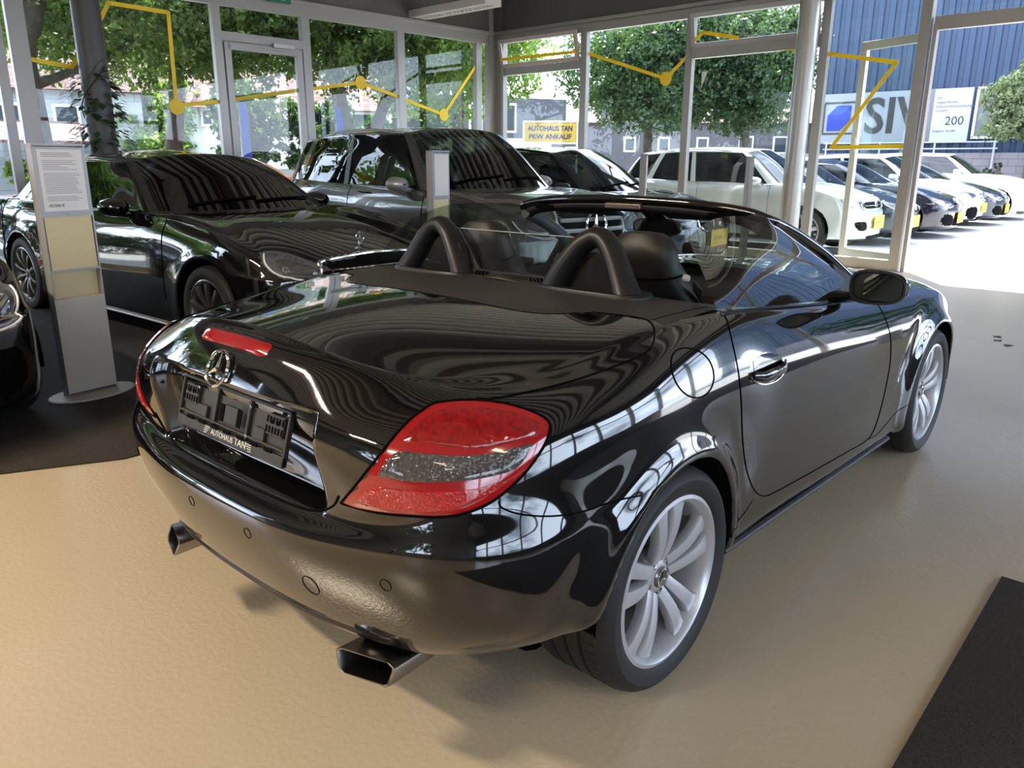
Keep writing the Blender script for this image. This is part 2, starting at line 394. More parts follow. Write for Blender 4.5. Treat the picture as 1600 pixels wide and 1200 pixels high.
mb = MB(); mb.prism([(x, y, .0) for x, y in ((1.6, -2.75), (9.2, -2.75), (9.2, -7.9), (1.6, -7.9))], (0, 0, .0005), (0, 0, .008)); tag(mb.build('floor_carpet', CARPET, smooth=0), kind='structure')  # out of view, added for the dark band mirrored in the convertible's door
# roof: trapezoidal steel deck, ribs running across the room
ZC = 4.62; mb = MB(); prof = []
x = XW-.3
while x < 10.6: prof += [(x, ZC), (x+.16, ZC), (x+.20, ZC-.105), (x+.30, ZC-.085)]; x += .34
mb.grid(np.array([[[x, yy, z] for x, z in prof] for yy in (YW-.3, 10.2)])); mb.prism([(XW-.3, YW-.3, ZC+.02), (10.6, YW-.3, ZC+.02), (10.6, 10.2, ZC+.02), (XW-.3, 10.2, ZC+.02)], (0, 0, 0), (0, 0, .2)); mb.mi = [1 if i < (len(prof)-1) and i % 4 == 0 else 0 for i in range(len(mb.f))]; struct(mb.build('ceiling', [ROOFM, ROOFD], smooth=0))
for k, xx in enumerate((-6.5, -1.5, 3.5, 8.2)):
    mb = MB(); mb.box((xx, .6, 4.36), (.012, 17, .30)); mb.box((xx, .6, 4.22), (.17, 17, .014)); mb.box((xx, .6, 4.505), (.17, 17, .014)); tag(mb.build('ceiling_beam', FRAMED, smooth=0), kind='structure')
# ---- left glass front
def vbar(mb, p, wd, z0, z1, dp=.10, dirv=DA): mb.bar((p.x, p.y, z0), (p.x, p.y, z1), wd, dp, up=dirv.cross(Vector((0, 0, 1))))
def hbar(mb, p, q, z, ht, dp=.10): mb.bar((p.x, p.y, z), (q.x, q.y, z), dp, ht)
mb = MB()
hbar(mb, pa(-18.6), pa(.12), 3.56, .17); hbar(mb, pa(-18.6, d=-.03), pa(.12, d=-.03), 3.66, .05, .16); hbar(mb, pa(-18.6), pa(0), .09, .18)
for s, wd in ((-16.2, .12), (-13.6, .12), (-11.0, .12), (-8.15, .11), (-7.93, .20), (-7.01, .10), (-5.44, .12), (-4.03, .14), (-2.22, .15), (-.43, .14)): vbar(mb, pa(s), wd, .1, 3.5)
struct(mb.build('wall_left_frame', FRAME, smooth=0, bevel=.006))
mb = MB(); hbar(mb, pa(-18.6, d=.02), pa(.3, d=.02), 4.16, .96, .12); struct(mb.build('wall_left', FASC, smooth=0))
n = 0
for s0, s1, z0, z1 in ((-16.2, -13.6, .15, 3.48), (-13.6, -11, .15, 3.48), (-11, -8.2, .15, 3.48), (-7.85, -7.05, .15, 3.48), (-7.0, -5.5, .15, 3.48), (-5.38, -4.1, 3.12, 3.48), (-3.96, -2.29, .15, 3.48), (-2.15, -.5, .15, 3.48)):
    n += 1; mb = MB(); hbar(mb, pa(s0), pa(s1), (z0+z1)/2, z1-z0, .008); o = mb.build('window_%d' % n, PANE, smooth=0); struct(o)
# glazed side door with transom and closer
mb = MB(); hbar(mb, pa(-5.4), pa(-4.08), 3.08, .12)
struct(mb.build('trim_1', FRAME, smooth=0, bevel=.005))
dr = thing('door_1', None, None, tuple(pa(-4.74))); dr['kind'] = 'structure'
def loc_to(o, par): o.parent = par; o.matrix_parent_inverse = Matrix.Translation(-par.location); return o
bpy.context.view_layer.update()
mb = MB()
for s in (-5.31, -4.17): vbar(mb, pa(s, d=-.02), .10, .03, 3.0, .07)
for z, h_ in ((2.96, .10), (.12, .20), (1.05, .09)): hbar(mb, pa(-5.31, d=-.02), pa(-4.17, d=-.02), z, h_, .07)
loc_to(mb.build('door_frame', FRAME, smooth=0, bevel=.005), dr)
mb = MB(); hbar(mb, pa(-5.27, d=-.02), pa(-4.21, d=-.02), 1.5, 2.9, .008); loc_to(mb.build('door_pane', PANE, smooth=0), dr)
mb = MB(); hbar(mb, pa(-4.62, d=-.09), pa(-4.28, d=-.09), 3.02, .06, .05); hbar(mb, pa(-4.80, d=-.11), pa(-4.35, d=-.11), 2.96, .012, .015); loc_to(mb.build('door_closer', mat('closer_silver', (.4, .38, .37), .35, metal=.6), smooth=0, bevel=.004), dr)
mb = MB(); mb.tube([pa(-5.30, 1.05, -.06), pa(-5.30, 1.05, -.11), pa(-5.16, 1.05, -.11)], .011, 8); loc_to(mb.build('door_handle', STEEL), dr)
# ---- entrance front
mb = MB()
hbar(mb, pb(.0), pb(7.7), 3.555, .14); hbar(mb, pb(-9.4, d=-.03), pb(7.7, d=-.03), 3.655, .05, .16); hbar(mb, pb(-9.4), pb(0), 3.6, .08)
for t, wd in ((7.48, .16), (5.48, .13), (3.44, .12), (1.36, .12)): vbar(mb, pb(t), wd, .05, 3.5, .10, DB)
vbar(mb, pb(.10), .13, .0, 3.5, .14, DB); vbar(mb, pb(-.02), .05, .0, 3.05, .11, DB)
hbar(mb, pb(0), pb(-9.3), 3.055, .16)
hbar(mb, pb(5.5), pb(7.45), 2.99, .13); hbar(mb, pb(1.4), pb(3.42), 2.99, .16); hbar(mb, pb(.1), pb(7.6), .07, .14, .12)
for t in (-3.3, -5.3, -7.3): vbar(mb, pb(t), .12, 0, 3.5, .12, DB)
struct(mb.build('wall_entrance_frame', FRAME, smooth=0, bevel=.006))
mb = MB(); hbar(mb, pb(-9.4, d=.02), pb(7.8, d=.02), 4.16, .96, .12); struct(mb.build('wall_entrance', FASC, smooth=0))
for t0, t1, z0, z1 in ((5.55, 7.42, .15, 2.93), (3.5, 5.42, .14, 3.5), (1.42, 3.38, .14, 2.92), (.17, 1.30, .14, 3.5), (-3.24, -.05, 3.14, 3.55), (-5.24, -3.36, .1, 2.98), (-7.24, -5.36, .1, 2.98)):
    n += 1; mb = MB(); hbar(mb, pb(t0), pb(t1), (z0+z1)/2, z1-z0, .008); struct(mb.build('window_%d' % n, PANE, smooth=0))
# tilted top sashes
for t0, t1, ang, m_ in ((5.60, 7.36, R(13), mat('sash_pinkish', (.42, .33, .31), .4, metal=.2)), (1.46, 3.36, R(-12), FRAME)):
    n += 1; w0 = thing('window_%d' % n, None, None, tuple(pb((t0+t1)/2, 3.06))); w0['kind'] = 'structure'; bpy.context.view_layer.update()
    up = Vector((-NB.x*sin(abs(ang)), -NB.y*sin(abs(ang)), cos(ang))); a, b = pb(t0, 3.09, -.05), pb(t1, 3.09, -.05); hh = .42
    mb = MB(); 
    for k in (0, hh): mb.bar(a+up*k, b+up*k, .05, .065, up=up)
    for q in (a, b): mb.bar(q-up*.03, q+up*(hh+.03), .065, .05, up=NB)
    loc_to(mb.build('sash_frame', m_, smooth=0, bevel=.004), w0)
    mb = MB(); mb.add([a, b, b+up*hh, a+up*hh], [(0, 1, 2, 3)]); mb.add([a+NB*.008, b+NB*.008, b+up*hh+NB*.008, a+up*hh+NB*.008], [(3, 2, 1, 0)]); loc_to(mb.build('sash_pane', PANE, smooth=0), w0)
    mb = MB(); mb.tube([a+up*.1-NB*.03, pb(t0-.03, 3.35, .0)], .008, 6); mb.tube([b+up*.1-NB*.03, pb(t1+.03, 3.35, .0)], .008, 6); loc_to(mb.build('stay_arm', STEEL), w0)
# the entrance leaf, swung outwards behind the fixed pane
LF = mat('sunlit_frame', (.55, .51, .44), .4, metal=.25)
lv = thing('door_2', None, None, tuple(pb(.05, 0, .09))); lv['kind'] = 'structure'; bpy.context.view_layer.update()
h0 = pb(.05, 0, .10); ld = (DB*.88+NB*.36).normalized()
mb = MB()
for k in (.05, 1.02): mb.bar(h0+ld*k+V(0, 0, .05), h0+ld*k+V(0, 0, 2.98), .10, .06, up=ld.cross(V(0, 0, 1)))
for z, ht in ((.13, .16), (2.93, .11)): mb.bar(h0+V(0, 0, z), h0+ld*1.07+V(0, 0, z), .06, ht)
loc_to(mb.build('door_frame', LF, smooth=0, bevel=.005), lv)
mb = MB(); mb.bar(h0+ld*.05+V(0, 0, 1.53), h0+ld*1.02+V(0, 0, 1.53), .008, 2.75); loc_to(mb.build('door_pane', PANE, smooth=0), lv)
mb = MB(); mb.tube([h0+ld*1.0-NB*.06+V(0, 0, z) for z in (1.55, 1.60, 1.70, 1.75)], [.01, .018, .018, .01], 8); loc_to(mb.build('door_handle', mat('handle_cream', (.6, .55, .45), .4)), lv)
# ---- corner post and columns
mb = MB(); 
for d, wd in ((0, .14), (.13, .10)): vbar(mb, pa(-.02-d, d=-.02), wd, 0, 4.6, .14)
vbar(mb, pb(7.60, d=-.08), .10, 0, 4.6, .12, DB); vbar(mb, pb(7.36, d=-.02), .06, 0, 3.55, .12, DB); struct(mb.build('trim_2', FRAME, smooth=0, bevel=.01))
mb = MB(); vbar(mb, pa(.02, d=-.20), .26, 3.68, 4.6, .2); struct(mb.build('trim_3', FRAMED, smooth=0))
mb = MB(); mb.lathe([(.135, 0), (.135, 1.25), (.133, 1.252), (.133, 1.258), (.135, 1.26), (.135, 2.32), (.133, 2.322), (.133, 2.328), (.135, 2.33), (.135, 3.2), (.133, 3.202), (.133, 3.21), (.135, 3.212), (.135, 4.5)], 40, axis='z', c=(9.372, 2.78, 0))
tag(mb.build('steel_column', mat('column_sheet', (.40, .385, .36), .34, metal=.6), smooth=30), 'round grey steel column beside the entrance door', 'column')
mb = MB(); mb.lathe([(.165, 0), (.165, 4.5)], 36, axis='z', c=tuple(pa(-7.20, 0, -.22))); tag(mb.build('dark_column', mat('column_paint', (.085, .08, .078), .42), smooth=30), 'dark round column with a climbing plant by the left glass front', 'column')
# ---- the two walls behind the camera
WALLM = mat('grey_wall', (.17, .16, .15), .6, noise=(.7, .04))
mb = MB(); yy = YW-.1
mb.box((.3, yy, .45), (18.8, .2, .9)); mb.box((.3, yy, 4.1), (18.8, .2, 1.2))
for xx in np.arange(-9, 10, 2.35): mb.box((xx, yy, 2.2), (.16, .2, 2.8))
mb.box((.3, yy, 2.62), (18.8, .12, .10)); struct(mb.build('wall_right', FRAMED, smooth=0))
for xx in np.arange(-9, 9, 2.35):
    n += 1; mb = MB(); mb.box((xx+1.175, yy, 2.2), (2.19, .008, 2.6)); struct(mb.build('window_%d' % n, PANE, smooth=0))
mb = MB(); xx = XW-.1
mb.box((xx, .8, 3.7), (.2, 18.2, 2.0)); mb.box((xx, -4.7, 1.35), (.2, 6.6, 2.7)); mb.box((xx, 6.0, 1.35), (.2, 7.6, 2.7)); mb.box((xx, .4, .5), (.2, 4, 1.0)); struct(mb.build('wall_back', WALLM, smooth=0))
for yy in (.4,): mb = MB(); mb.box((xx, yy-.0, 1.85), (.1, .12, 1.7)); struct(mb.build('trim_4', FRAMED, smooth=0))
n += 1; mb = MB(); mb.box((xx, .4, 1.85), (.008, 3.6, 1.7)); struct(mb.build('window_%d' % n, PANE, smooth=0))
# ---- yellow tape on the glass
def tape(pts, f, circ=None, lab=''):
    mb = MB(); W_ = .026; P = [Vector(f(a, z, -.012)) for a, z in pts]; nrm = (NA if f is pa else NB)
    for a, b in zip(P[:-1], P[1:]):
        d = (b-a).normalized(); u = d.cross(nrm).normalized(); a2, b2 = a-d*.012, b+d*.012
        mb.add([a2-u*W_, b2-u*W_, b2+u*W_, a2+u*W_, a2-u*W_-nrm*.002, b2-u*W_-nrm*.002, b2+u*W_-nrm*.002, a2+u*W_-nrm*.002], [(0, 1, 2, 3), (7, 6, 5, 4), (0, 4, 5, 1), (3, 2, 6, 7)])
    o = mb.build('yellow_tape_line', TAPE, smooth=0); tag(o, lab, 'decal')
    if circ:
        c = Vector(f(circ[0], circ[1], -.016)); u = DA if f is pa else DB; mb = MB()
        ring = [c+u*cos(t)*circ[2]+V(0, 0, 1)*sin(t)*circ[2] for t in [2*pi*k/40 for k in range(40)]]; mb.prism(ring, (0, 0, 0), -nrm*.002); mb.build('tape_dot', TAPE, o, smooth=0)
tape([(-7.92, 2.57), (-7.38, 2.51), (-7.24, 2.70)], pa, lab='short yellow tape line on the leftmost pane, left of the dark column')
tape([(-6.96, 3.11), (-6.84, 3.31), (-6.09, 3.29), (-6.11, 2.12), (-5.50, 2.20)], pa, (-6.11, 2.10, .105), 'yellow tape line stepping down to a dot on the pane right of the dark column')
tape([(-5.26, 2.24), (-4.22, 2.43)], pa, lab='yellow tape line across the glazed side door')
tape([(-3.95, 2.47), (-3.05, 2.62), (-2.30, 2.45)], pa, (-3.05, 2.62, .105), 'yellow tape line with a dot in the middle, pane right of the side door')
tape([(-2.15, 2.41), (-1.28, 2.2), (-.50, 3.06)], pa, (-1.28, 2.20, .105), 'V-shaped yellow tape line with a dot, pane next to the corner post')
tape([(7.36, 3.20), (5.61, 3.19)], lambda a, z, d: pb(a, z, d-.09), lab='straight yellow tape line on the tilted pinkish sash')
tape([(5.39, 3.15), (3.85, 2.66), (3.50, 2.95)], pb, (3.85, 2.66, .105), 'yellow tape line with a dot on the second pane of the entrance front')
tape([(3.33, 3.16), (3.2, 3.26), (2.62, 3.13)], lambda a, z, d: pb(a, z, d-.07), lab='yellow tape line on the tilted sash left of the round column')
tape([(1.92, 2.93), (1.73, 2.91)], pb, lab='stub of yellow tape just left of the round column')
tape([(1.33, 2.82), (.4, 2.64), (1.12, 1.6), (.19, 1.61)], pb, lab='Z-shaped yellow tape line on the pane beside the entrance opening')
wk = MB(); q0, q1, q2 = pb(3.22, 2.72, -.01), pb(3.12, 2.72, -.01), pb(3.21, 2.50, -.01); wk.prism([q0, q1, q2], (0, 0, 0), -NB*.002); tag(wk.build('white_sticker', WHITEPL, smooth=0), 'small white wedge-shaped sticker on the pane left of the round column', 'sticker')
# ---- emergency exit sign and the luminaires
ex = MB(); ex.box((0, 0, 0), (.36, .05, .18)); e = ex.build('exit_sign', mat('sign_green', (.01, .16, .08), .4), smooth=0, bevel=.005); e.location = pa(-4.50, 3.69, -.14); e.rotation_euler = (0, 0, YA); tag(e, 'green emergency exit sign above the side door', 'sign')
ex = MB(); ex.box((.05, -.027, 0), (.07, .004, .11)); ex.build('sign_door', WHITEPL, e, smooth=0); ex = MB(); ex.add([(-.12, -.028, 0), (-.06, -.028, .04), (-.06, -.028, -.04)], [(0, 1, 2)]); ex.box((-.035, -.027, 0), (.06, .003, .02)); ex.build('sign_arrow', WHITEPL, e, smooth=0)
LUMW = mat('lamp_white_sheet', (.60, .55, .53), .4)
def luminaire(p, ang, on, lab):
    t = thing('ceiling_lamp', lab, 'lamp', p, ang, 'louvred ceiling lamps'); t.scale = (1.2, 1.4, 1.1) if not on else (1, 1, 1)
    mb = MB(); 
    for s in (-1, 1): mb.box((0, s*.12, 0), (1.56, .012, .10))
    mb.box((0, 0, .045), (1.56, .25, .012)); 
    for s in (-1, 1): mb.box((s*.78, 0, 0), (.012, .25, .10))
    mb.build('lamp_housing', LUMW, t, smooth=0)
    mb = MB(); mb.box((0, 0, -.045), (1.55, .012, .016)); mb.box((0, -.095, -.045), (1.55, .05, .012)); mb.box((0, .095, -.045), (1.55, .05, .012))
    for k in range(20): mb.box((-.74+k*.078, 0, -.038), (.022, .20, .03))
    mb.build('louvre', LUMW, t, smooth=0); mb = MB(); mb.box((0, 0, -.018), (1.54, .23, .004)); (mb.build('reflector', mat('lamp_gap_shade', (.12, .11, .105), .5), t, smooth=0) if not on else None)  # dark plate added above the slats so the louvre gaps look shaded
    mb = MB(); 
    for s in (-1, 1): mb.tube([(-.72, s*.045, .01), (.72, s*.045, .01)], .013, 8)
    mb.build('lamp_tube', mat('tube_lit', (.8, .8, .75), .4, emit=(1, .80, .55), es=14) if on else mat('tube_off', (.7, .7, .7), .4), t)
    mb = MB()
    for s in (-1, 1): mb.tube([(s*.5, 0, .05), (s*.5, 0, ZC-p[2]-.085)], .004, 5)
    explode(mb.build('hanger', STEEL, t))
    if on:
        ld_ = bpy.data.lights.new('lamp_light', 'AREA'); ld_.shape = 'RECTANGLE'; ld_.size = 1.45; ld_.size_y = .2; ld_.energy = on; ld_.color = (1, .84, .62); l = bpy.data.objects.new('lamp_light', ld_); C.objects.link(l); l.parent = t; l.location = (0, 0, -.07)
luminaire((7.95, 8.10, 3.76), YB, 0, 'unlit louvred ceiling lamp hanging before the corner of the two glass fronts')
for p, lab in (((-3.4, 2.6, 3.9), 'lit louvred ceiling lamp above the left saloon'), ((-6.0, .6, 3.9), 'lit louvred ceiling lamp by the back windows'),
               ((-2.6, -4.4, 3.9), 'lit louvred ceiling lamp above the corner carpet'), ((-6, -3.6, 3.9), 'lit louvred ceiling lamp in the rear corner of the hall')): luminaire(p, YB, {2.6: 150, .6: 110}.get(p[1], 10), lab)
LAMP = {'rim': [(-.285, .660), (-.182, .765), (-.085, .848), (-.008, .886), (.039, .896), (.137, .898), (.236, .892), (.313, .879), (.360, .862), (.366, .843), (.343, .812), (.277, .761), (.19, .716), (.105, .693), (.039, .684), (-.058, .677), (-.159, .667)],
 'top': [(-.09, .827), (-.037, .864), (.021, .884), (.138, .889), (.254, .881), (.338, .861), (.345, .847), (.317, .833), (.211, .821), (.135, .816), (.06, .818), (-.026, .823)],
 'mid': [(-.168, .758), (-.113, .808), (-.016, .811), (.097, .808), (.211, .814), (.329, .826), (.321, .811), (.276, .777), (.172, .762), (.059, .754), (-.054, .750), (-.133, .752)],
 'low': [(-.243, .679), (-.184, .728), (-.093, .736), (.021, .738), (.171, .748), (.257, .763), (.199, .734), (.133, .711), (.058, .695), (-.057, .687), (-.158, .680)]}
# ---------------------------------------------------------------- the black convertible
def star_badge(mb, c, X, Y, r, t=.006):
    """three-pointed star in a ring, in the plane X, Y around c"""
    c, X, Y = Vector(c), Vector(X).normalized(), Vector(Y).normalized(); Z = X.cross(Y)
    mb.tube([c+X*cos(a)*r+Y*sin(a)*r for a in [2*pi*k/40 for k in range(41)]], t, 8, cap=False, up=Z)
    for k in range(3):
        a = pi/2+2*pi*k/3; d = X*cos(a)+Y*sin(a); e = -X*sin(a)+Y*cos(a)
        tip = c+d*r; b1 = c+(X*cos(a+pi/3)+Y*sin(a+pi/3))*r*.16; b2 = c+(X*cos(a-pi/3)+Y*sin(a-pi/3))*r*.16
        for s in (1, -1): mb.add([c+Z*s*t*1.5, b1, tip, b2], [(0, 1, 2), (0, 2, 3)] if s > 0 else [(0, 2, 1), (0, 3, 2)])
    return mb
def rim_mesh(r=.236, n_sp=5, twin=True, dish=.055, wsp=.030):
    """wheel disc around the y axis; outer face towards -y, rim plane at y=0"""
    mb = MB()
    mb.lathe([(r+.004, .012), (r+.004, -.004), (r-.006, -.007), (r-.014, 0), (r-.022, .016), (r-.030, .05), (r-.036, .12), (r-.03, .19), (r+.004, .20)], 72)
    mb.lathe([(.001, dish-.022), (.030, dish-.022), (.052, dish-.016), (.066, dish-.002), (.070, dish+.02), (.06, dish+.04)], 40)
    for k in range(n_sp):
        for sgn in ((-1, 1) if twin else (0,)):
            a = 2*pi*k/n_sp+pi/2; rows = []
            for q in range(13):
                t = q/12; rad = .045+(r-.020-.045)*t
                off = sgn*(.0185+.026*t**1.3)      # half the gap between the two arms of one pair
                wd = (.033+.017*t+.018*max(0, t-.82)/.18) if twin else wsp*(1+.5*t)
                dep = dish-.012-.022*t-.012*sin(pi*t); h = .020
                c0 = Vector((rad*cos(a)-off*sin(a), dep, rad*sin(a)+off*cos(a))); e = Vector((-sin(a), 0, cos(a)))
                row = []
                for (u, v) in ((-1, 1), (-1.08, .2), (-.90, -.38), (-.3, -.50), (.3, -.50), (.90, -.38), (1.08, .2), (1, 1)):
                    row.append(list(c0+e*u*wd*.5+Vector((0, v*h, 0))))
                rows.append(row)
            mb.grid(np.array(rows), close_v=True)
    return mb
def tyre_mesh(r=.314, rr=.238, wd=.245, c=0.0, groove=True):
    h = wd
    prof = [(rr-.004, .006), (rr+.006, -.006), (rr+.022, -.014), (rr+.045, -.016), (r-.018, -.008), (r-.006, .008), (r-.001, .026)]
    if groove:
        for g in (.30, .5, .70): prof += [(r, h*g-.008), (r-.007, h*g-.006), (r-.007, h*g+.004), (r, h*g+.006)]
    prof += [(r-.001, h-.026), (r-.006, h-.008), (r-.018, h+.004), (rr+.02, h), (rr, h-.02)]
    mb = MB(); mb.lathe(prof, 90)
    if groove:      # sipes across the shoulder blocks
        for k in range(64):
            a = 2*pi*k/64
            for y0, y1 in ((.030, .064), (h-.064, h-.030)):
                M = Matrix.Rotation(-a, 4, 'Y'); q = MB(); q.box((r-.002, (y0+y1)/2, 0), (.005, y1-y0, .006)); q.xf(M); mb.add(q.v, q.f)
    return mb
def wheel(parent, x, y, side, r=.314, rr=.238, wd=.245, kind='twin', alloy=None, name_t='wheel', star=True):
    """side -1: right of the car. the wheel empty carries the parts"""
    alloy = alloy or ALLOY
    ty = tyre_mesh(r, rr, wd, groove=kind == 'twin'); rm = rim_mesh(rr-.002) if kind == 'twin' else rim_mesh(rr-.002, 10 if kind == 'ten' else 5, False, .035, .022 if kind == 'ten' else .045)
    M = Matrix.Translation((x, y, r)) @ (Matrix.Rotation(pi, 4, 'Z') if side > 0 else Matrix.Identity(4))
    w0 = ty.xf(M).build('wheel', RUBBER, parent, smooth=30)
    rm.xf(M).build('rim', alloy, w0, smooth=45)
    d = MB(); d.lathe([(.05, .10), (.150, .10), (.150, .125), (.05, .125)], 40); d.box((.12, .10, .05), (.08, .05, .12)); d.xf(M).build('brake_disc', IRON, w0)
    h = MB(); dish = .055 if kind == 'twin' else .035
    h.lathe([(.0005, dish-.030), (.024, dish-.030), (.030, dish-.024), (.031, dish-.01)], 32)
    h.xf(M).build('hub_cap', DALLOY, w0)
    if star:
        b = MB(); star_badge(b, (0, dish-.032, 0), (1, 0, 0), (0, 0, 1), .024, .0025); 
        for k in range(5):
            a = 2*pi*k/5+pi/2+pi/5; b.lathe([(.0005, dish-.022), (.007, dish-.022), (.008, dish-.01)], 8, c=(.045*cos(a), 0, .045*sin(a)))
        b.xf(M).build('wheel_badge', CHROME, w0)
    return w0
SLK_T = [  # rows from the sill up, stations from the middle of the tail round to the middle of the nose: (x, half width, z)
 [(-.60,0,.262),(-.60,.30,.262),(-.57,.48,.262),(-.50,.60,.275),(-.40,.70,.30),(-.30,.76,.32),(0,.77,.31),(.34,.77,.25),(.62,.77,.235),(1.1,.77,.215),(1.6,.77,.195),(2.0,.77,.185),(2.43,.77,.185),(2.75,.75,.185),(2.93,.64,.185),(3.06,.40,.18),(3.1,0,.17)],
 [(-.705,0,.272),(-.695,.30,.272),(-.665,.50,.278),(-.595,.665,.292),(-.46,.795,.318),(-.33,.85,.338),(0,.86,.33),(.34,.848,.262),(.62,.84,.248),(1.1,.84,.228),(1.6,.84,.205),(2.0,.845,.195),(2.43,.86,.195),(2.80,.83,.195),(3.02,.70,.195),(3.17,.42,.19),(3.22,0,.18)],
 [(-.765,0,.365),(-.755,.3,.365),(-.725,.5,.37),(-.665,.700,.38),(-.525,.842,.39),(-.34,.885,.40),(0,.885,.40),(.34,.868,.35),(.62,.860,.33),(1.1,.860,.31),(1.6,.86,.29),(2.0,.865,.28),(2.43,.885,.29),(2.8,.85,.29),(3.05,.72,.29),(3.2,.43,.28),(3.25,0,.27)],
 [(-.800,0,.480),(-.790,.3,.480),(-.760,.5,.485),(-.698,.718,.495),(-.548,.860,.50),(-.34,.895,.51),(0,.90,.51),(.34,.872,.49),(.62,.868,.47),(1.1,.868,.45),(1.6,.868,.42),(2,.872,.41),(2.43,.895,.42),(2.8,.86,.40),(3.05,.74,.38),(3.2,.45,.37),(3.26,0,.37)],
 [(-.790,0,.575),(-.782,.3,.578),(-.758,.5,.59),(-.70,.715,.605),(-.55,.857,.61),(-.34,.893,.61),(0,.90,.61),(.34,.874,.60),(.62,.872,.58),(1.1,.870,.555),(1.6,.87,.53),(2,.873,.52),(2.43,.896,.53),(2.8,.862,.50),(3.05,.745,.46),(3.2,.45,.45),(3.265,0,.45)],
 [(-.752,0,.600),(-.748,.3,.603),(-.735,.5,.622),(-.682,.708,.655),(-.532,.846,.658),(-.335,.886,.645),(0,.90,.645),(.34,.875,.635),(.62,.873,.61),(1.1,.872,.585),(1.6,.871,.56),(2,.874,.55),(2.43,.895,.56),(2.8,.862,.53),(3.05,.742,.485),(3.2,.448,.47),(3.262,0,.47)],
 [(-.742,0,.690),(-.742,.3,.690),(-.738,.51,.69),(-.670,.70,.71),(-.515,.833,.71),(-.32,.88,.71),(0,.895,.72),(.34,.874,.71),(.62,.873,.68),(1.1,.872,.65),(1.6,.870,.62),(2,.872,.615),(2.43,.89,.62),(2.79,.86,.59),(3.05,.735,.53),(3.2,.44,.51),(3.255,0,.51)],
 [(-.772,0,.795),(-.770,.3,.79),(-.742,.51,.785),(-.652,.692,.785),(-.498,.822,.785),(-.30,.870,.79),(0,.880,.80),(.34,.866,.80),(.62,.866,.785),(1.1,.865,.755),(1.6,.862,.72),(2,.863,.71),(2.43,.875,.705),(2.79,.845,.665),(3.05,.72,.59),(3.2,.42,.56),(3.24,0,.56)],
 [(-.760,0,.885),(-.745,.3,.875),(-.706,.5,.86),(-.612,.662,.857),(-.470,.795,.857),(-.28,.843,.862),(0,.850,.885),(.34,.838,.895),(.62,.838,.882),(1.1,.837,.845),(1.6,.833,.805),(2.0,.833,.795),(2.43,.838,.785),(2.79,.805,.735),(3.03,.68,.65),(3.17,.40,.62),(3.2,0,.62)],
 [(-.716,0,.953),(-.700,.3,.940),(-.632,.51,.912),(-.565,.635,.897),(-.445,.748,.893),(-.26,.800,.903),(0,.812,.932),(.34,.812,.948),(.62,.815,.933),(1.1,.813,.888),(1.6,.808,.845),(2.0,.803,.828),(2.43,.80,.815),(2.77,.76,.765),(3.0,.635,.68),(3.14,.38,.645),(3.165,0,.645)],
 [(-.684,0,.981),(-.666,.3,.966),(-.606,.475,.938),(-.53,.58,.916),(-.42,.675,.912),(-.25,.74,.926),(0,.752,.956),(.34,.775,.978),(.62,.782,.958),(1.1,.780,.908),(1.6,.765,.865),(2.0,.745,.848),(2.43,.73,.842),(2.72,.68,.80),(2.93,.57,.715),(3.06,.36,.67),(3.09,0,.67)],
 [(-.664,0,.990),(-.645,.29,.974),(-.588,.45,.946),(-.505,.55,.924),(-.385,.60,.932),(-.24,.67,.946),(0,.69,.972),(.34,.715,.987),(.62,.722,.960),(1.1,.72,.912),(1.6,.70,.873),(1.98,.66,.868),(2.36,.62,.866),(2.62,.56,.835),(2.82,.46,.77),(2.95,.30,.73),(2.98,0,.73)],
 [(-.53,0,.996),(-.51,.15,.990),(-.46,.23,.980),(-.40,.30,.972),(-.30,.36,.975),(-.17,.40,.985),(.03,.42,.996),(.34,.43,1.0),(.62,.44,.97),(1.1,.44,.93),(1.64,.42,.92),(1.95,.40,.913),(2.25,.38,.905),(2.45,.34,.885),(2.62,.26,.845),(2.74,.16,.805),(2.78,0,.80)],
 [(-.45,0,1.0),(-.43,0,1.0),(-.38,0,1.001),(-.31,0,1.002),(-.22,0,1.004),(-.10,0,1.006),(.06,0,1.007),(.34,0,1.005),(.62,0,.98),(1.1,0,.94),(1.70,0,.935),(1.95,0,.930),(2.2,0,.920),(2.36,0,.905),(2.48,0,.885),(2.57,0,.865),(2.62,0,.85)]]
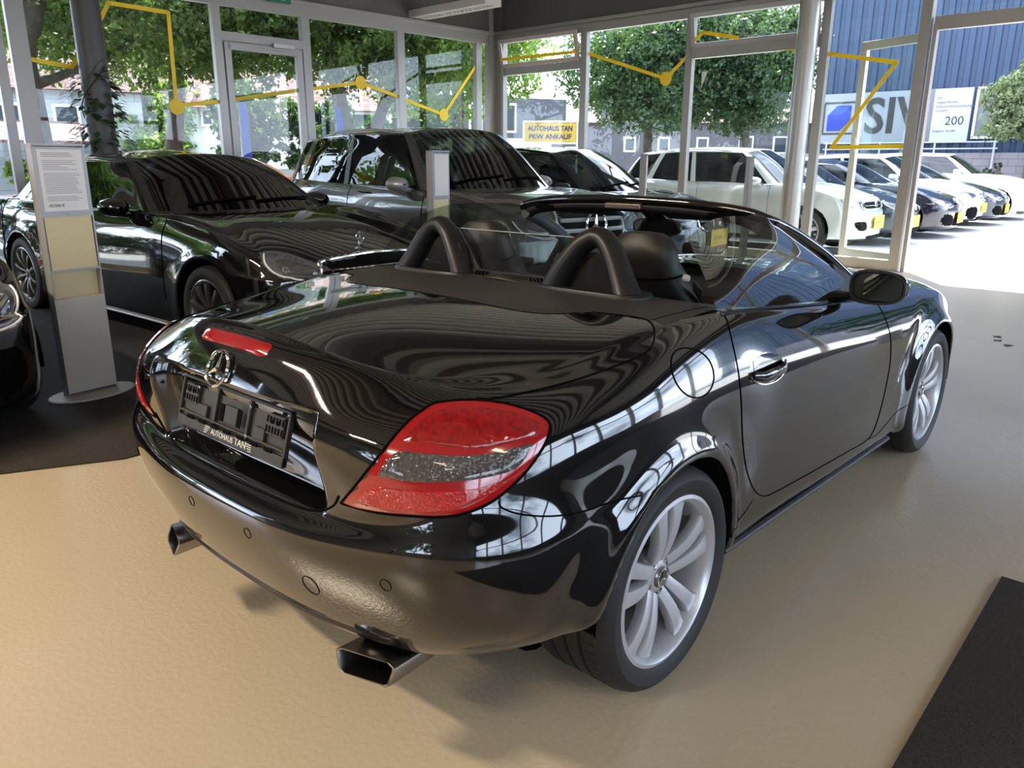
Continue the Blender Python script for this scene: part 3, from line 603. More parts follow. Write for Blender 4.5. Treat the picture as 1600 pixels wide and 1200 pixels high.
def slk_shell():
    P, ir, js = tensor(SLK_T, [3, 7, 9, 8, 5, 12, 14, 12, 8, 7, 7, 12, 10], [10, 22, 9, 10, 14, 22, 24, 18, 14, 14, 18, 26, 22, 10, 8, 8])
    x, wv, z = P[..., 0], P[..., 1], P[..., 2]
    # flared arches
    for xc in (0, 2.43):
        rr = np.hypot(x-xc, z-.314); k = np.exp(-((rr-.362)/.040)**2)*np.clip((wv-.72)/.1, 0, 1)*np.clip((.80-z)/.15, 0, 1)
        P[..., 1] = P[..., 1]+.020*k
        k2 = np.exp(-((rr-.47)/.05)**2)*np.clip((wv-.78)/.06, 0, 1)*np.clip((.84-z)/.2, 0, 1)*np.clip((z-.4)/.1, 0, 1)
        P[..., 1] -= .007*k2
    # number-plate recess in the boot lid
    sm = lambda t: np.clip(t, 0, 1)**2*(3-2*np.clip(t, 0, 1))
    k = sm((.395-wv)/.030)*sm((z-.612)/.02)*sm((.860-z)/.018)*(x < -.6)
    P[..., 0] += .050*k
    # the lid and the bonnet are plain crowned sheets
    for sel, a, b in (((ir[:, None] > 10.2) & (x < .30), .45, .20), ((ir[:, None] > 10.7) & (x > 1.85), 1.70, 1.95)):
        X, W_, Z = x[sel], P[..., 1][sel], z[sel]; B = lambda X, W_: np.stack([X**0, X, X**2, X**3, X**4, W_**2, W_**2*X, W_**2*X**2, W_**2*X**3, W_**4, W_**4*X, W_**4*X**2, W_**6], -1)
        cf = np.linalg.lstsq(B(X, W_), Z, rcond=None)[0]; F = B(x, P[..., 1]) @ cf
        wt = sm((ir[:, None]-9.95)/.7)*sm((x-a)/(b-a)); P[..., 2] = P[..., 2]*(1-wt)+F*wt
    z = P[..., 2]
    alive = np.ones(P.shape[:2], bool); low = (wv > .5)
    for xc in (0, 2.43):
        P, alive = snap_cut(P, alive, lambda q: np.hypot(q[..., 0]-xc, q[..., 2]-.318)-.346, .024, mask=low & (z < .8))
    cock = lambda q: ((np.abs((q[..., 0]-1.04)/.62)**6+np.abs(q[..., 1]/.735)**6)**(1/6)-1)*.62
    P, alive = snap_cut(P, alive, cock, .022, mask=(z > .8) & (ir[:, None] > 9.2))
    return Shell(P, alive), ir, js
def build_slk():
    car = thing('convertible_car', 'black open two-seat convertible with silver wheels, roof down, in the foreground', 'car')
    sh, ir, js = slk_shell(); c = sh.cen; x, y, z = c[:, 0], c[:, 1], c[:, 2]; wv = np.abs(y)
    row = np.array([ir[k[1]] for k in sh.key]); sta = np.array([js[k[2]] for k in sh.key]); sd = np.array([k[0] for k in sh.key])
    lab = np.array(['body_shell']*len(x), dtype=object)
    def inpoly(px, py, poly):
        r = np.zeros(len(px), bool); n = len(poly)
        for i in range(n):
            (x1, y1), (x2, y2) = poly[i], poly[(i+1) % n]
            cc = ((y1 > py) != (y2 > py)) & (px < (x2-x1)*(py-y1)/((y2-y1)+1e-12)+x1); r ^= cc
        return r
    door = [(.40, 1.1), (.386, .979), (.35, .93), (.347, .84), (.352, .75), (.394, .622), (.466, .477), (.521, .407), (.60, .358), (.70, .338), (.976, .315), (1.37, .287), (1.62, .272), (1.72, .30), (1.765, .45), (1.776, .60), (1.74, .70), (1.71, .80), (1.67, 1.1)]
    dm = inpoly(x, z, door) & (wv > .70)
    lab[dm] = 'door'
    lab[(z < .604) & (x < -.30) & (lab == 'body_shell') & (row < 5)] = 'rear_bumper'
    lidtop = (x < .10) & (row > 9.6) & (wv < .74)
    tailrear = (x < -.55) & (row >= 5) & (row <= 9.7) & (wv < .50+.12*np.clip((z-.72)/.2, 0, 1))
    lab[lidtop | tailrear] = 'boot_lid'
    xt = np.interp(wv, [0, .12, .35, .46, .54, .62, .70, .8], [-.085, -.08, -.06, -.02, .07, .10, .12, .13])
    lab[(row > 9.9) & (x > xt) & (x < .6) & (wv < .745)] = 'tonneau_panel'
    lab[(x > 1.70) & (row > 10.9)] = 'bonnet'
    lab[(x > 2.9) & (z < .50) & (row < 6)] = 'front_bumper'
    for nm in ('body_shell', 'rear_bumper', 'boot_lid', 'bonnet', 'front_bumper'):
        sh.panel(lab == nm, nm, BLACK, car)
    ton = sh.panel(lab == 'tonneau_panel', 'tonneau_panel', TONNEAU, car, label='matte dark vinyl panel behind the seats')
    doors = {}
    for s in (0, 1): doors[s] = sh.panel((lab == 'door') & (sd == s), 'door', BLACK, car)
    # ---- panel gaps
    def gap(name, proj, pts, sides=(-1, 1), r=.0022, parent=None, m=None, sub=6, off=.0004):
        for s in sides:
            p = on_skin(sh, proj, pts, s, sub, off)
            if len(p) > 2:
                mb = MB(); mb.tube(p, r, 6); mb.build(name, m or GAP, parent or car)
    OUT(sh, gap, car)
    # ---- arch liners
    for xc in (0, 2.43):
        for s in (-1, 1):
            mb = MB(); P = []
            for k in range(33):
                a = -.02+(pi+.04)*k/32
                P.append([[xc+cos(a)*rr, s*yy, .318+sin(a)*rr] for rr, yy in ((.349, .885), (.340, .872), (.345, .70), (.345, .52))])
            mb.grid(np.array(P)); mb.build('arch_liner', GAP, car)
            mb = MB(); mb.lathe([(.001, s*.52), (.345, s*.52)], 24, c=(xc, 0, .318)); mb.build('arch_liner', GAP, car)
    # ---- wheels
    for xc in (0, 2.43):
        for s in (-1, 1): wheel(car, xc, s*.880, s)
    # ---- underbody and exhaust
    mb = MB(); mb.box((1.2, 0, .25), (3.4, 1.05, .10)); mb.box((1.2, 0, .235), (1.5, 1.52, .07)); mb.build('underbody', GAP, car, bevel=.02)
    patch(sh, 'rear', [(-.44, .300), (-.2, .290), (0, .288), (.2, .290), (.44, .300), (.47, .322), (.42, .330), (.2, .318), (0, .315), (-.2, .318), (-.42, .330), (-.47, .322)], .004, 4).build('rear_valance', DARKPL, car, label='matte black strip under the bumper')
    # sill trim strip
    for s in (-1, 1):
        mb = MB(); mb.tube([(.37, s*.845, .245), (.8, s*.842, .228), (1.4, s*.842, .205), (1.97, s*.845, .188)], .016, 10, flat=.7); mb.build('side_skirt', DARKPL, car)
    for s in (-1, 1):   # trapezoid tail pipes, the outer end longer below
        rows = []
        for xx, k in ((-.40, .8), (-.62, .95), (-.715, 1.0), (-.722, 1.0), (-.722, .90), (-.68, .88), (-.50, .86)):
            row = []
            for (a, b) in ((-.080, .017), (-.068, .024), (.066, .022), (.082, .014), (.084, .004), (.080, -.026), (.070, -.032), (-.045, -.030), (-.062, -.022)):
                row.append([xx+(.35*b+.30*a)*(xx < -.6), s*(.478+a*k), .243+b*k])
            rows.append(row)
        mb = MB(); mb.grid(np.array(rows), close_v=True)
        t = mb.build('tailpipe', STEEL, car, smooth=50)
        q = MB(); q.box((-.45, s*.475, .23), (.30, .10, .05)); q.build('pipe_bore', GAP, t)
    # ---- brake light, badge, plate holder
    def rear_pt(w, zz):
        h, n = sh.hit((-3, -w, zz), (1, 0, 0)); return h
    b = patch(sh, 'rear', [(-.150, .968), (-.06, .972), (.06, .972), (.150, .968), (.156, .955), (.146, .943), (.05, .944), (-.05, .944), (-.146, .943), (-.156, .955)], .006, 5)
    bl = b.build('third_brake_light', RED, car, smooth=60, label='long red brake light strip above the star')
    mb = MB(); hh_, nn_ = sh.hit((-3, 0, .893), (1, 0, 0)); nn_ = nn_ if nn_.x < 0 else -nn_; star_badge(mb, hh_+nn_*.008, (0, -1, 0), Vector((0, -1, 0)).cross(nn_)*-1, .046, .005); mb.build('star_badge', CHROME, car, label='chrome three-pointed star in a ring')
    # number plate holder
    M = frame((-.738, 0, .762), (0, -1, 0), (.285, 0, .96))
    h = MB(); W2, H2 = .262, .068
    h.box((0, 0, -.004), (2*W2, 2*H2, .004))
    for (cx, cy, sx, sy) in ((0, H2-.004, 2*W2, .008), (-W2+.004, 0, .008, 2*H2), (W2-.004, 0, .008, 2*H2), (0, -H2+.012, 2*W2, .026), (-.075, .01, .010, .10), (.085, .01, .010, .10), (0, -.03, 2*W2-.02, .006),
                             (0, .004, .07, .045), (-.205, .022, .07, .05), (.205, .022, .07, .05), (-.14, -.012, .05, .03), (.14, -.012, .05, .03)):
        h.box((cx, cy, .003), (sx, sy, .009))
    rnd = random.Random(3)
    ph = h.xf(M).build('plate_holder', mat('holder_plastic', (.030, .027, .023), .5), car, bevel=.002, label='empty black plate holder with dealer lettering')
    sl = MB()
    for cx in (-.205, .205):
        for k in range(6):
            for j in (-1, 1): sl.box((cx+(k-2.5)*.013, .022+j*.012, .0085), (.004, .016, .002))
        for j in (-1, 1): sl.lathe([(.0005, .0095), (.006, .0095), (.006, .007)], 10, axis='z', c=(cx+j*.012, .03, 0))
    for k in range(7): sl.box((-.19+k*.064, -.040, .0085), (.034, .010, .002))
    for cx, cy in ((-.035, .004), (.05, .004)): sl.box((cx, cy, .0085), (.018, .045, .002))
    for cx in (-.24, .24): sl.box((cx, .058, .0085), (.018, .006, .002))
    explode(sl.xf(M).build('slot', GAP, ph))
    sc_ = MB()
    for cx, cy in ((-.17, .045), (.09, .045), (.09, -.03)): sc_.lathe([(.0005, .010), (.004, .0095), (.005, .008)], 8, axis='z', c=(cx, cy, 0))
    explode(sc_.xf(M).build('screw', STEEL, ph))
    text('lettering', 'AUTOHAUS', .0205, WHITEPL, M @ Matrix.Translation((-.018, -.0555, .0085)), ph, ext=.0004, sx=1.0)
    text('lettering', 'TAN', .027, WHITEPL, M @ Matrix.Translation((.072, -.054, .0085)), ph, ext=.0004)
    q = MB()
    for s, cx in ((-1, -.098), (1, .113)):
        for k in range(4): q.box((cx+s*(1.5-k)*-.003*-1, -.063+k*.0052, .0085), (.026-.004*(3-k), .0018, .0008))
    explode(q.xf(M).build('wing_mark', WHITEPL, ph))
    # ---- parking sensors and tow cover
    for s in (-1, 1):
        for (a, b2, rr_) in ((.143, .505, .014), (.605, .515, .014)):
            gap('parking_sensor', 'rear', [(s*a+rr_*cos(t), b2+rr_*sin(t)) for t in [2*pi*k/12 for k in range(13)]], sides=(-1,), r=.0009, sub=3)
    gap('tow_cover', 'rear', [(.36+.026*cos(t), .431+.026*sin(t)) for t in [2*pi*k/16 for k in range(17)]], sides=(-1,), r=.0012, sub=3)
    # ---- fuel flap, handles
    gap('fuel_flap', 'side', [(.098+.102*cos(t), .868+.062*sin(t)-.12*.1*cos(t)) for t in [2*pi*k/20 for k in range(21)]], sides=(-1,), r=.0022, sub=3)
    for si, s in ((0, -1), (1, 1)):
        p = patch(sh, 'side', [(.54+.13*cos(t), .797+.050*sin(t)-.012*cos(t)) for t in [2*pi*k/16 for k in range(16)]], -.0, 5, s)
        cup = patch(sh, 'side', [(.54+.122*cos(t), .797+.045*sin(t)-.012*cos(t)) for t in [2*pi*k/16 for k in range(16)]], .0015, 5, s)
        hd = cup.build('door_handle', mat('handle_cup', (.002, .002, .003), .08, coat=1.0), doors[si])
        g = MB(); pts = [(.43, .795), (.47, .788), (.54, .786), (.61, .788), (.655, .797)]
        P = []
        for (a, b2) in pts:
            h_, n_ = sh.hit((a, 3*s, b2), (0, -s, 0)); P.append(h_+Vector((0, s*(.020 if .46 < a < .62 else .006), 0)))
        g.tube(P, [.012, .017, .018, .017, .010], 12, flat=.55, up=(0, 1, 0)); g.build('handle_grip', BLACK, doors[si])
        for off_, rr_ in ((.0, .003),):
            arc = on_skin(sh, 'side', [(.54+.124*cos(t), .797+.047*sin(t)-.012*cos(t)) for t in [pi*1.02+(.96*pi)*k/10 for k in range(11)]], s, 3, .002)
            MB().tube(arc, .0025, 6).build('chrome_rim', CHROME, doors[si])
    # ---- windscreen frame
    hdr = [(1.075, .578, 1.196), (1.055, .50, 1.220), (1.035, .30, 1.240), (1.03, 0, 1.247)]
    hd = [(a, b2, c2) for a, b2, c2 in hdr]+[(a, -b2, c2) for a, b2, c2 in hdr[-2::-1]]
    pil = [(1.075, .578, 1.196), (1.17, .597, 1.168), (1.30, .622, 1.120), (1.47, .655, 1.045), (1.62, .69, .960), (1.76, .722, .885)]
    full = [(a, b2, c2) for a, b2, c2 in pil[::-1]]+hd[1:-1]+[(a, -b2, c2) for a, b2, c2 in pil]
    def smooth_line(pts, n=5):
        pts = [np.array(p, float) for p in pts]; out = []
        for i in range(len(pts)-1):
            p0, p1, p2, p3 = pts[max(i-1, 0)], pts[i], pts[i+1], pts[min(i+2, len(pts)-1)]
            for j in range(n+(1 if i == len(pts)-2 else 0)):
                t = j/n; out.append(.5*((2*p1)+(-p0+p2)*t+(2*p0-5*p1+4*p2-p3)*t*t+(-p0+3*p1-3*p2+p3)*t**3))
        return out
    fl = smooth_line(full)
    mb = MB(); mb.tube(fl, .024, 14, flat=.8, up=(1, 0, 0)); fr = mb.build('windscreen_frame', BLACK, car)
    hl = smooth_line([(a+.006, b2*.97, c2-.018) for a, b2, c2 in hd])
    mb = MB(); mb.tube(hl, .020, 12, flat=1.0); mb.build('header_trim', mat('header_trim', (.016, .013, .012), .5), fr)
    hl2 = smooth_line([(a-.0, b2*.93, c2-.036) for a, b2, c2 in hd]); mb = MB(); mb.tube(hl2, .007, 8); mb.build('header_seal', GAP, fr)
    mb = MB(); mb.box((1.012, .0, 1.226), (.02, .17, .024)); mb.build('roof_latch', mat('latch_grey', (.20, .15, .13), .25, metal=.6), fr, bevel=.006)
    for s in (-1, 1):
        mb = MB(); mb.box((1.03, s*.42, 1.208), (.02, .10, .016)); mb.box((1.03, s*.45, 1.208), (.03, .03, .02)); mb.build('roof_catch', GAP, fr, bevel=.004)
        mb = MB(); pl = smooth_line([(a-.02, s*(b2-.025), c2-.018) for a, b2, c2 in pil]); mb.tube(pl, .030, 10, flat=.7, up=(0, 1, 0)); mb.build('pillar_trim', TRIMG, fr)
        mb = MB(); mb.box((1.12, s*.28, 1.200), (.15, .34, .012), rot=(0, .30, 0)); mb.build('sun_visor', TRIMG, fr, bevel=.006)
    cowl = [(1.80, .70, .90), (1.90, .50, .925), (1.98, .25, .94), (2.0, 0, .945)]
    cw = smooth_line(cowl+[(a, -b2, c2) for a, b2, c2 in cowl[-2::-1]], 6); hh = smooth_line(hd, 6)
    G = [[list(np.array(h0)*(1-t)+np.array(c0)*t+np.array([0, 0, .05])*sin(pi*t)*.6) for t in np.linspace(0, 1, 9)] for h0, c0 in zip(hh, cw)]
    MB().grid(np.array(G)).build('windscreen', glassmat('windscreen_glass', (.80, .88, .85), .8), car)
    # ---- side windows
    for si, s in ((0, -1), (1, 1)):
        bot = [(.375, .770, .975), (.62, .772, .958), (1.0, .768, .918), (1.35, .76, .885), (1.60, .745, .865)]
        top = [(.440, .618, 1.178), (.62, .602, 1.222), (.86, .592, 1.222), (1.08, .590, 1.200), (1.46, .675, 1.02)]
        bb = smooth_line(bot, 7); tt = smooth_line(top, 7); G = []
        for p, q in zip(bb, tt):
            row = []
            for t in np.linspace(0, 1, 12):
                pp = p*(1-t)+q*t; pp = pp+np.array([0, .018*sin(pi*t), 0]); row.append([pp[0]-(.022*sin(pi*t) if p is bb[0] else 0), s*pp[1], pp[2]])
            G.append(row)
        MB().grid(np.array(G)).build('side_window', glassmat('side_window_glass', (.55, .63, .59), 2.2), car)
        mb = MB(); mb.tube([(a, s*(b2+.012), c2+.002) for a, b2, c2 in smooth_line(bot)], .009, 8, flat=.5); mb.build('window_seal', mat('black_seal', (.006, .006, .006), .25), doors[si])
        mb = MB(); mb.prism([(1.44, s*.745, .868), (1.60, s*.748, .862), (1.74, s*.745, .868), (1.60, s*.70, .955), (1.47, s*.672, 1.015)], (0, 0, 0), (0, s*.02, 0)); mb.build('mirror_sail', SATIN, doors[si], bevel=.004)
        # ---- door mirror
        mc = Vector((1.235, s*.940, .972)); rows = []
        for t in np.linspace(0, 1, 12):
            k = (1-(t**2.4))**.5 if t < 1 else 0.0; k = max(k, .02); row = []
            for q in range(28):
                a = 2*pi*q/28; ex = 2/3.2; cx = abs(cos(a))**ex*(1 if cos(a) > 0 else -1); sx = abs(sin(a))**ex*(1 if sin(a) > 0 else -1)
                out = cx*.096*k; up = sx*.062*k*(1-.22*max(0, cx))
                row.append([mc.x+t*.115, mc.y+s*(out-.02*t), mc.z+up+.006*cx])
            rows.append(row)
        mb = MB(); mb.grid(np.array(rows), close_v=True)
        mh = mb.build('door_mirror', mat('mirror_black', (.003, .003, .003), .18, coat=.4), car)
        rr = [[mc.x+.004, mc.y+s*(.018+abs(cos(2*pi*q/28))**.62*(1 if cos(2*pi*q/28) > 0 else -1)*.066), mc.z+abs(sin(2*pi*q/28))**.62*(1 if sin(2*pi*q/28) > 0 else -1)*.048*(1-.18*max(0, cos(2*pi*q/28)))] for q in range(28)]
        mb = MB(); mb.add([Vector(v)-Vector((.006, 0, 0)) for v in rr]+[Vector(v) for v in rr], [tuple(range(28)), tuple(range(55, 27, -1))]+[(i, (i+1) % 28, 28+(i+1) % 28, 28+i) for i in range(28)])
        mb.build('mirror_glass', MIRROR, mh)
        mb = MB(); mb.grid(np.array([[[mc.x+dx, mc.y+s*(abs(cos(2*pi*q/28))**.62*(1 if cos(2*pi*q/28) > 0 else -1)*kx), mc.z+abs(sin(2*pi*q/28))**.62*(1 if sin(2*pi*q/28) > 0 else -1)*kz*(1-.22*max(0, cos(2*pi*q/28)))] for q in range(28)] for dx, kx, kz in ((.006, .096, .062), (-.006, .096, .062), (-.006, .088, .054), (.010, .084, .050), (.008, .02, .01))]), close_v=True)
        mb.build('mirror_bezel', SATIN, mh)
        mb = MB(); mb.box((mc.x+.03, mc.y+s*.092, mc.z+.0), (.035, .012, .045)); mb.build('indicator_lens', CLEAR, mh, bevel=.004)
        mb = MB(); mb.tube([(mc.x+.12, s*.76, .905), (mc.x+.08, s*.82, .915), (mc.x+.06, s*.88, .935)], [.04, .034, .03], 12, flat=.6); mb.build('mirror_arm', SATIN, mh)
    # ---- cabin
    mb = MB()
    mb.box((1.05, 0, .30), (1.9, 1.40, .06)); mb.box((.40, 0, .62), (.06, 1.42, .66)); mb.box((1.95, 0, .55), (.10, 1.40, .55))
    for s in (-1, 1): mb.box((1.05, s*.735, .60), (1.5, .05, .58), rot=(s*.03, -.0, 0))
    mb.build('cabin_tub', CLOTH, car)
    for si, s in ((0, -1), (1, 1)):
        mb = MB(); mb.grid(np.array([[[xx, s*.79+s*0, zz-.005-.0*xx], [xx, s*.765, zz], [xx, s*.735, zz-.004], [xx, s*.70, zz-.05], [xx, s*.685, zz-.25], [xx, s*.69, .40]] for xx, zz in ((.40, .962), (.62, .955), (1.0, .915), (1.35, .882), (1.66, .858))])); mb.build('door_trim', LEATHER, doors[si])
    dash = []
    for yy in np.linspace(-.72, .72, 25):
        bump_ = .055*math.exp(-((yy-.38)/.16)**2)
        dash.append([[1.95, yy, .90], [1.80, yy, .905+bump_*.6], [1.62, yy, .885+bump_], [1.47, yy, .865+bump_], [1.43, yy, .83+bump_*.8], [1.45, yy, .74], [1.50, yy, .60], [1.60, yy, .45]])
    da = MB().grid(np.array(dash)).build('dashboard', LEATHER, car)
    mb = MB()
    for yy in (-.60, -.08, .10, .62): mb.lathe([(.012, -.004), (.040, -.006), (.045, 0), (.045, .01)], 20, axis='x', c=(1.445, yy, .775))
    explode(mb.build('air_vent', SATIN, da))
    mb = MB(); mb.box((1.46, .01, .66), (.05, .20, .13), rot=(0, -.15, 0)); mb.box((1.15, 0, .47), (.75, .20, .22)); mb.build('centre_console', SATIN, car, bevel=.02)
    mb = MB(); ax = Vector((1, 0, -.42)).normalized(); cc_ = Vector((1.27, .38, .80)); U = Vector((0, 1, 0)); W_ = U.cross(ax)
    mb.tube([cc_+U*cos(a)*.185+W_*sin(a)*.185 for a in [2*pi*k/40 for k in range(41)]], .016, 10, cap=False)
    for a in (0, pi, -pi/2): mb.tube([cc_+ax*.03, cc_+(U*cos(a)+W_*sin(a))*.18], [.03, .016], 8, flat=.5)
    mb.tube([cc_+ax*.06, cc_], [.075, .065], 20); mb.tube([cc_+ax*.05, cc_+ax*.3], .03, 10)
    mb.build('steering_wheel', LEATHER, car)
    for s in (-1, 1):
        def loft(secs, n=22, ex=2.6):
            rows = []
            for (xx, zz, hw, th, lean) in secs:
                row = []
                for q in range(n):
                    a = 2*pi*q/n; e = 2/ex; cy = abs(cos(a))**e*(1 if cos(a) > 0 else -1); cx = abs(sin(a))**e*(1 if sin(a) > 0 else -1)
                    row.append([xx+cx*th*.5, s*.37+cy*hw, zz+cx*lean])
                rows.append(row)
            return np.array(rows)
        # backrest that runs up into a shield-shaped headrest
        seat = MB().grid(loft([(.84, .42, .12, .05, 0), (.83, .44, .24, .15, 0), (.78, .60, .255, .17, .02), (.70, .80, .235, .15, .02), (.645, .94, .19, .13, .02), (.615, 1.03, .150, .115, .02), (.60, 1.075, .128, .105, .02),
                                     (.592, 1.095, .126, .11, .02), (.588, 1.12, .122, .11, .015), (.588, 1.148, .104, .10, .01), (.592, 1.168, .072, .075, 0), (.595, 1.174, .02, .02, 0)]), close_v=True)
        st = seat.build('seat', LEATHER, car)
        mb = MB(); mb.grid(np.array([[[xx, s*.37+yy, zz-.10*(abs(yy) > .24)+.03*(abs(yy) > .17)*(abs(yy) < .24)] for yy in np.linspace(-.27, .27, 13)] for xx, zz in ((.78, .36), (.80, .52), (.95, .50), (1.15, .52), (1.30, .53), (1.34, .50), (1.35, .36))])); mb.build('cushion', LEATHER, st)
        for tz, k in ((1.04, .150),):
            pts = [(.60-.02*abs(cos(a))*0-.056*sin(a)*1.0, s*.37+k*1.0*cos(a), tz-.02*sin(a)) for a in np.linspace(0, pi, 12)]
            MB().tube(pts, .003, 6).build('seam', GAP, st)
        mb = MB(); mb.tube([(.56, s*.60, 1.02), (.62, s*.565, .98), (.72, s*.60, .86), (.80, s*.64, .70), (.85, s*.66, .55)], .023, 8, flat=.12, up=(1, 0, 0)); sb = mb.build('seat_belt', mat('belt_web', (.03, .028, .026), .7), car)
        mb = MB(); mb.lathe([(.0005, -.014), (.010, -.013), (.013, -.004), (.013, .004)], 16, c=(.575, s*.545, 1.035)); mb.build('belt_button', mat('button_cream', (.55, .5, .45), .35), sb)
    # ---- roll hoops with mesh, on their trays
    for s in (-1, 1):
        arc = [(.315, .205), (.322, .245), (.335, .295), (.343, .335), (.345, .36), (.343, .39), (.335, .425), (.322, .468), (.305, .510)]
        zs = [.985, 1.065, 1.135, 1.163, 1.170, 1.160, 1.125, 1.055, .985]
        pts = smooth_line([(a, s*b2, z2) for (a, b2), z2 in zip(arc, zs)], 5)
        n = len(pts); mb = MB(); mb.tube(pts, [.032+.012*abs(2*i/(n-1)-1)**3 for i in range(n)], 16, flat=1.25, up=(1, 0, 0)); hp = mb.build('roll_hoop', mat('hoop_plastic', (.011, .0095, .009), .40, bump=(500, .2, .0006)), car)
        tr = MB(); rows = []
        for (k, zz) in ((1.0, .990), (1.0, 1.004), (.96, 1.012), (.80, 1.014), (.74, 1.006)):
            rows.append([[.325+cos(a)*abs(cos(a))**-.35*.085*k if abs(cos(a)) > 1e-3 else .325, s*.358+sin(a)*abs(sin(a)+1e-9)**-.35*.205*k, zz+.002] for a in [2*pi*q/32 for q in range(32)]])
        tr.grid(np.array(rows), close_v=True); o_ = len(tr.v); tr.f.append(tuple(range(o_-32, o_))); tr.mi.append(0)
        tr.build('hoop_tray', MATS['hoop_plastic'], hp)
        inner = [(p[0]+.004, s*.358+(p[1]-s*.358)*.80, .995+(p[2]-.985)*.88) for p in pts]
        MB().add([Vector(p) for p in inner]+[Vector(p)+Vector((.004, 0, 0)) for p in inner], [tuple(range(len(inner))), tuple(range(2*len(inner)-1, len(inner)-1, -1))]).build('hoop_mesh', glassmat('hoop_net', (.30, .28, .27), .25, .6), hp)
        MB().tube(inner+[inner[0]], .008, 8, cap=False).build('net_seal', GAP, hp)
        MB().lathe([(.0005, -.012), (.006, -.010), (.007, 0)], 10, axis='x', c=(.285, s*.50, 1.02)).build('hoop_screw', GAP, hp)
    fr2 = MB(); fr2.bar((.34, -.20, 1.008), (.34, .20, 1.008), .03, .035)
    for s in (-1, 1): fr2.bar((.345, s*.155, .99), (.36, s*.29, 1.150), .02, .045, up=(0, 1, .6)); fr2.box((.322, s*.235, 1.09), (.03, .04, .035), rot=(s*-.6, 0, 0))
    for s in (-1, 1):
        for k in range(4): fr2.box((.33, s*(.105+k*.016), 1.010), (.034, .005, .030), rot=(s*.4, 0, 0))
    wd = fr2.build('wind_deflector', SATIN, car, bevel=.003)
    MB().add([(.352, -.165, 1.02), (.352, .165, 1.02), (.362, .295, 1.160), (.362, -.295, 1.160), (.356, -.165, 1.02), (.356, .165, 1.02), (.366, .295, 1.160), (.366, -.295, 1.160)], [(0, 1, 2, 3), (7, 6, 5, 4), (3, 2, 6, 7), (0, 4, 5, 1)]).build('deflector_pane', WINDGLASS, wd, smooth=0)
    MB().tube([(.364, -.295, 1.161), (.364, .295, 1.161)], .0016, 6).build('pane_edge', mat('pane_edge', (.45, .5, .48), .2), wd)
    MB().grid(np.array([[[.27+.02*cos(t)*0+r_*0, .10*cos(t)*k, 1.004+.014*(1-k)] for t in [2*pi*q/24 for q in range(25)]] for k, r_ in ((1, 0), (.9, 0), (.6, 0), (.01, 0))])).xf(Matrix.Identity(4)).build('loop_lamp', LEATHER, wd)
    tb = MB(); tb.tube([(.285, -.10, 1.006), (.28, -.05, 1.012), (.28, 0, 1.014), (.28, .05, 1.012), (.285, .10, 1.006)], [.004, .018, .022, .018, .004], 10, flat=.6); tb.build('release_handle', LEATHER, car)
    # ---- interior mirror
    mb = MB(); rows = []
    for t, k in ((0, .9), (.004, 1.0), (.02, 1.0), (.04, .85), (.05, .3)):
        rows.append([[1.275+t, .005+abs(cos(2*pi*q/28))**.7*(1 if cos(2*pi*q/28) > 0 else -1)*.118*k, 1.128+abs(sin(2*pi*q/28))**.7*(1 if sin(2*pi*q/28) > 0 else -1)*.038*k] for q in range(28)])
    mb.grid(np.array(rows), close_v=True); mb.tube([(1.31, 0, 1.13), (1.24, 0, 1.19), (1.22, 0, 1.21)], .012, 8); mb.box((1.24, 0, 1.20), (.14, .10, .03), rot=(0, .55, 0)); im = mb.build('interior_mirror', SATIN, car)
    MB().add([(1.2735, .005+abs(cos(2*pi*q/28))**.7*(1 if cos(2*pi*q/28) > 0 else -1)*.106, 1.128+abs(sin(2*pi*q/28))**.7*(1 if sin(2*pi*q/28) > 0 else -1)*.031) for q in range(28)], [tuple(range(28))]).build('mirror_glass', MIRROR, im)
    # ---- nose: lamps and grille
    for s in (-1, 1):
        patch(sh, 'fq', [(-3.42+1.2, .60), (-2.30, .66), (-2.38, .70), (-2.30+.0, .72), (-2.15, .69), (-2.1, .62)], .003, 5, s) if False else None
    for s in (-1, 1): patch(sh, 'front', [(.42, .545), (.42, .61), (.55, .64), (.68, .655), (.70, .60), (.60, .55)], .003, 6, s).build('headlamp', CLEAR, car)
    patch(sh, 'front', [(-.34, .50), (-.30, .58), (0, .60), (.30, .58), (.34, .50), (.28, .40), (0, .385), (-.28, .40)], .003, 6).build('grille', GAP, car)
    return car, sh
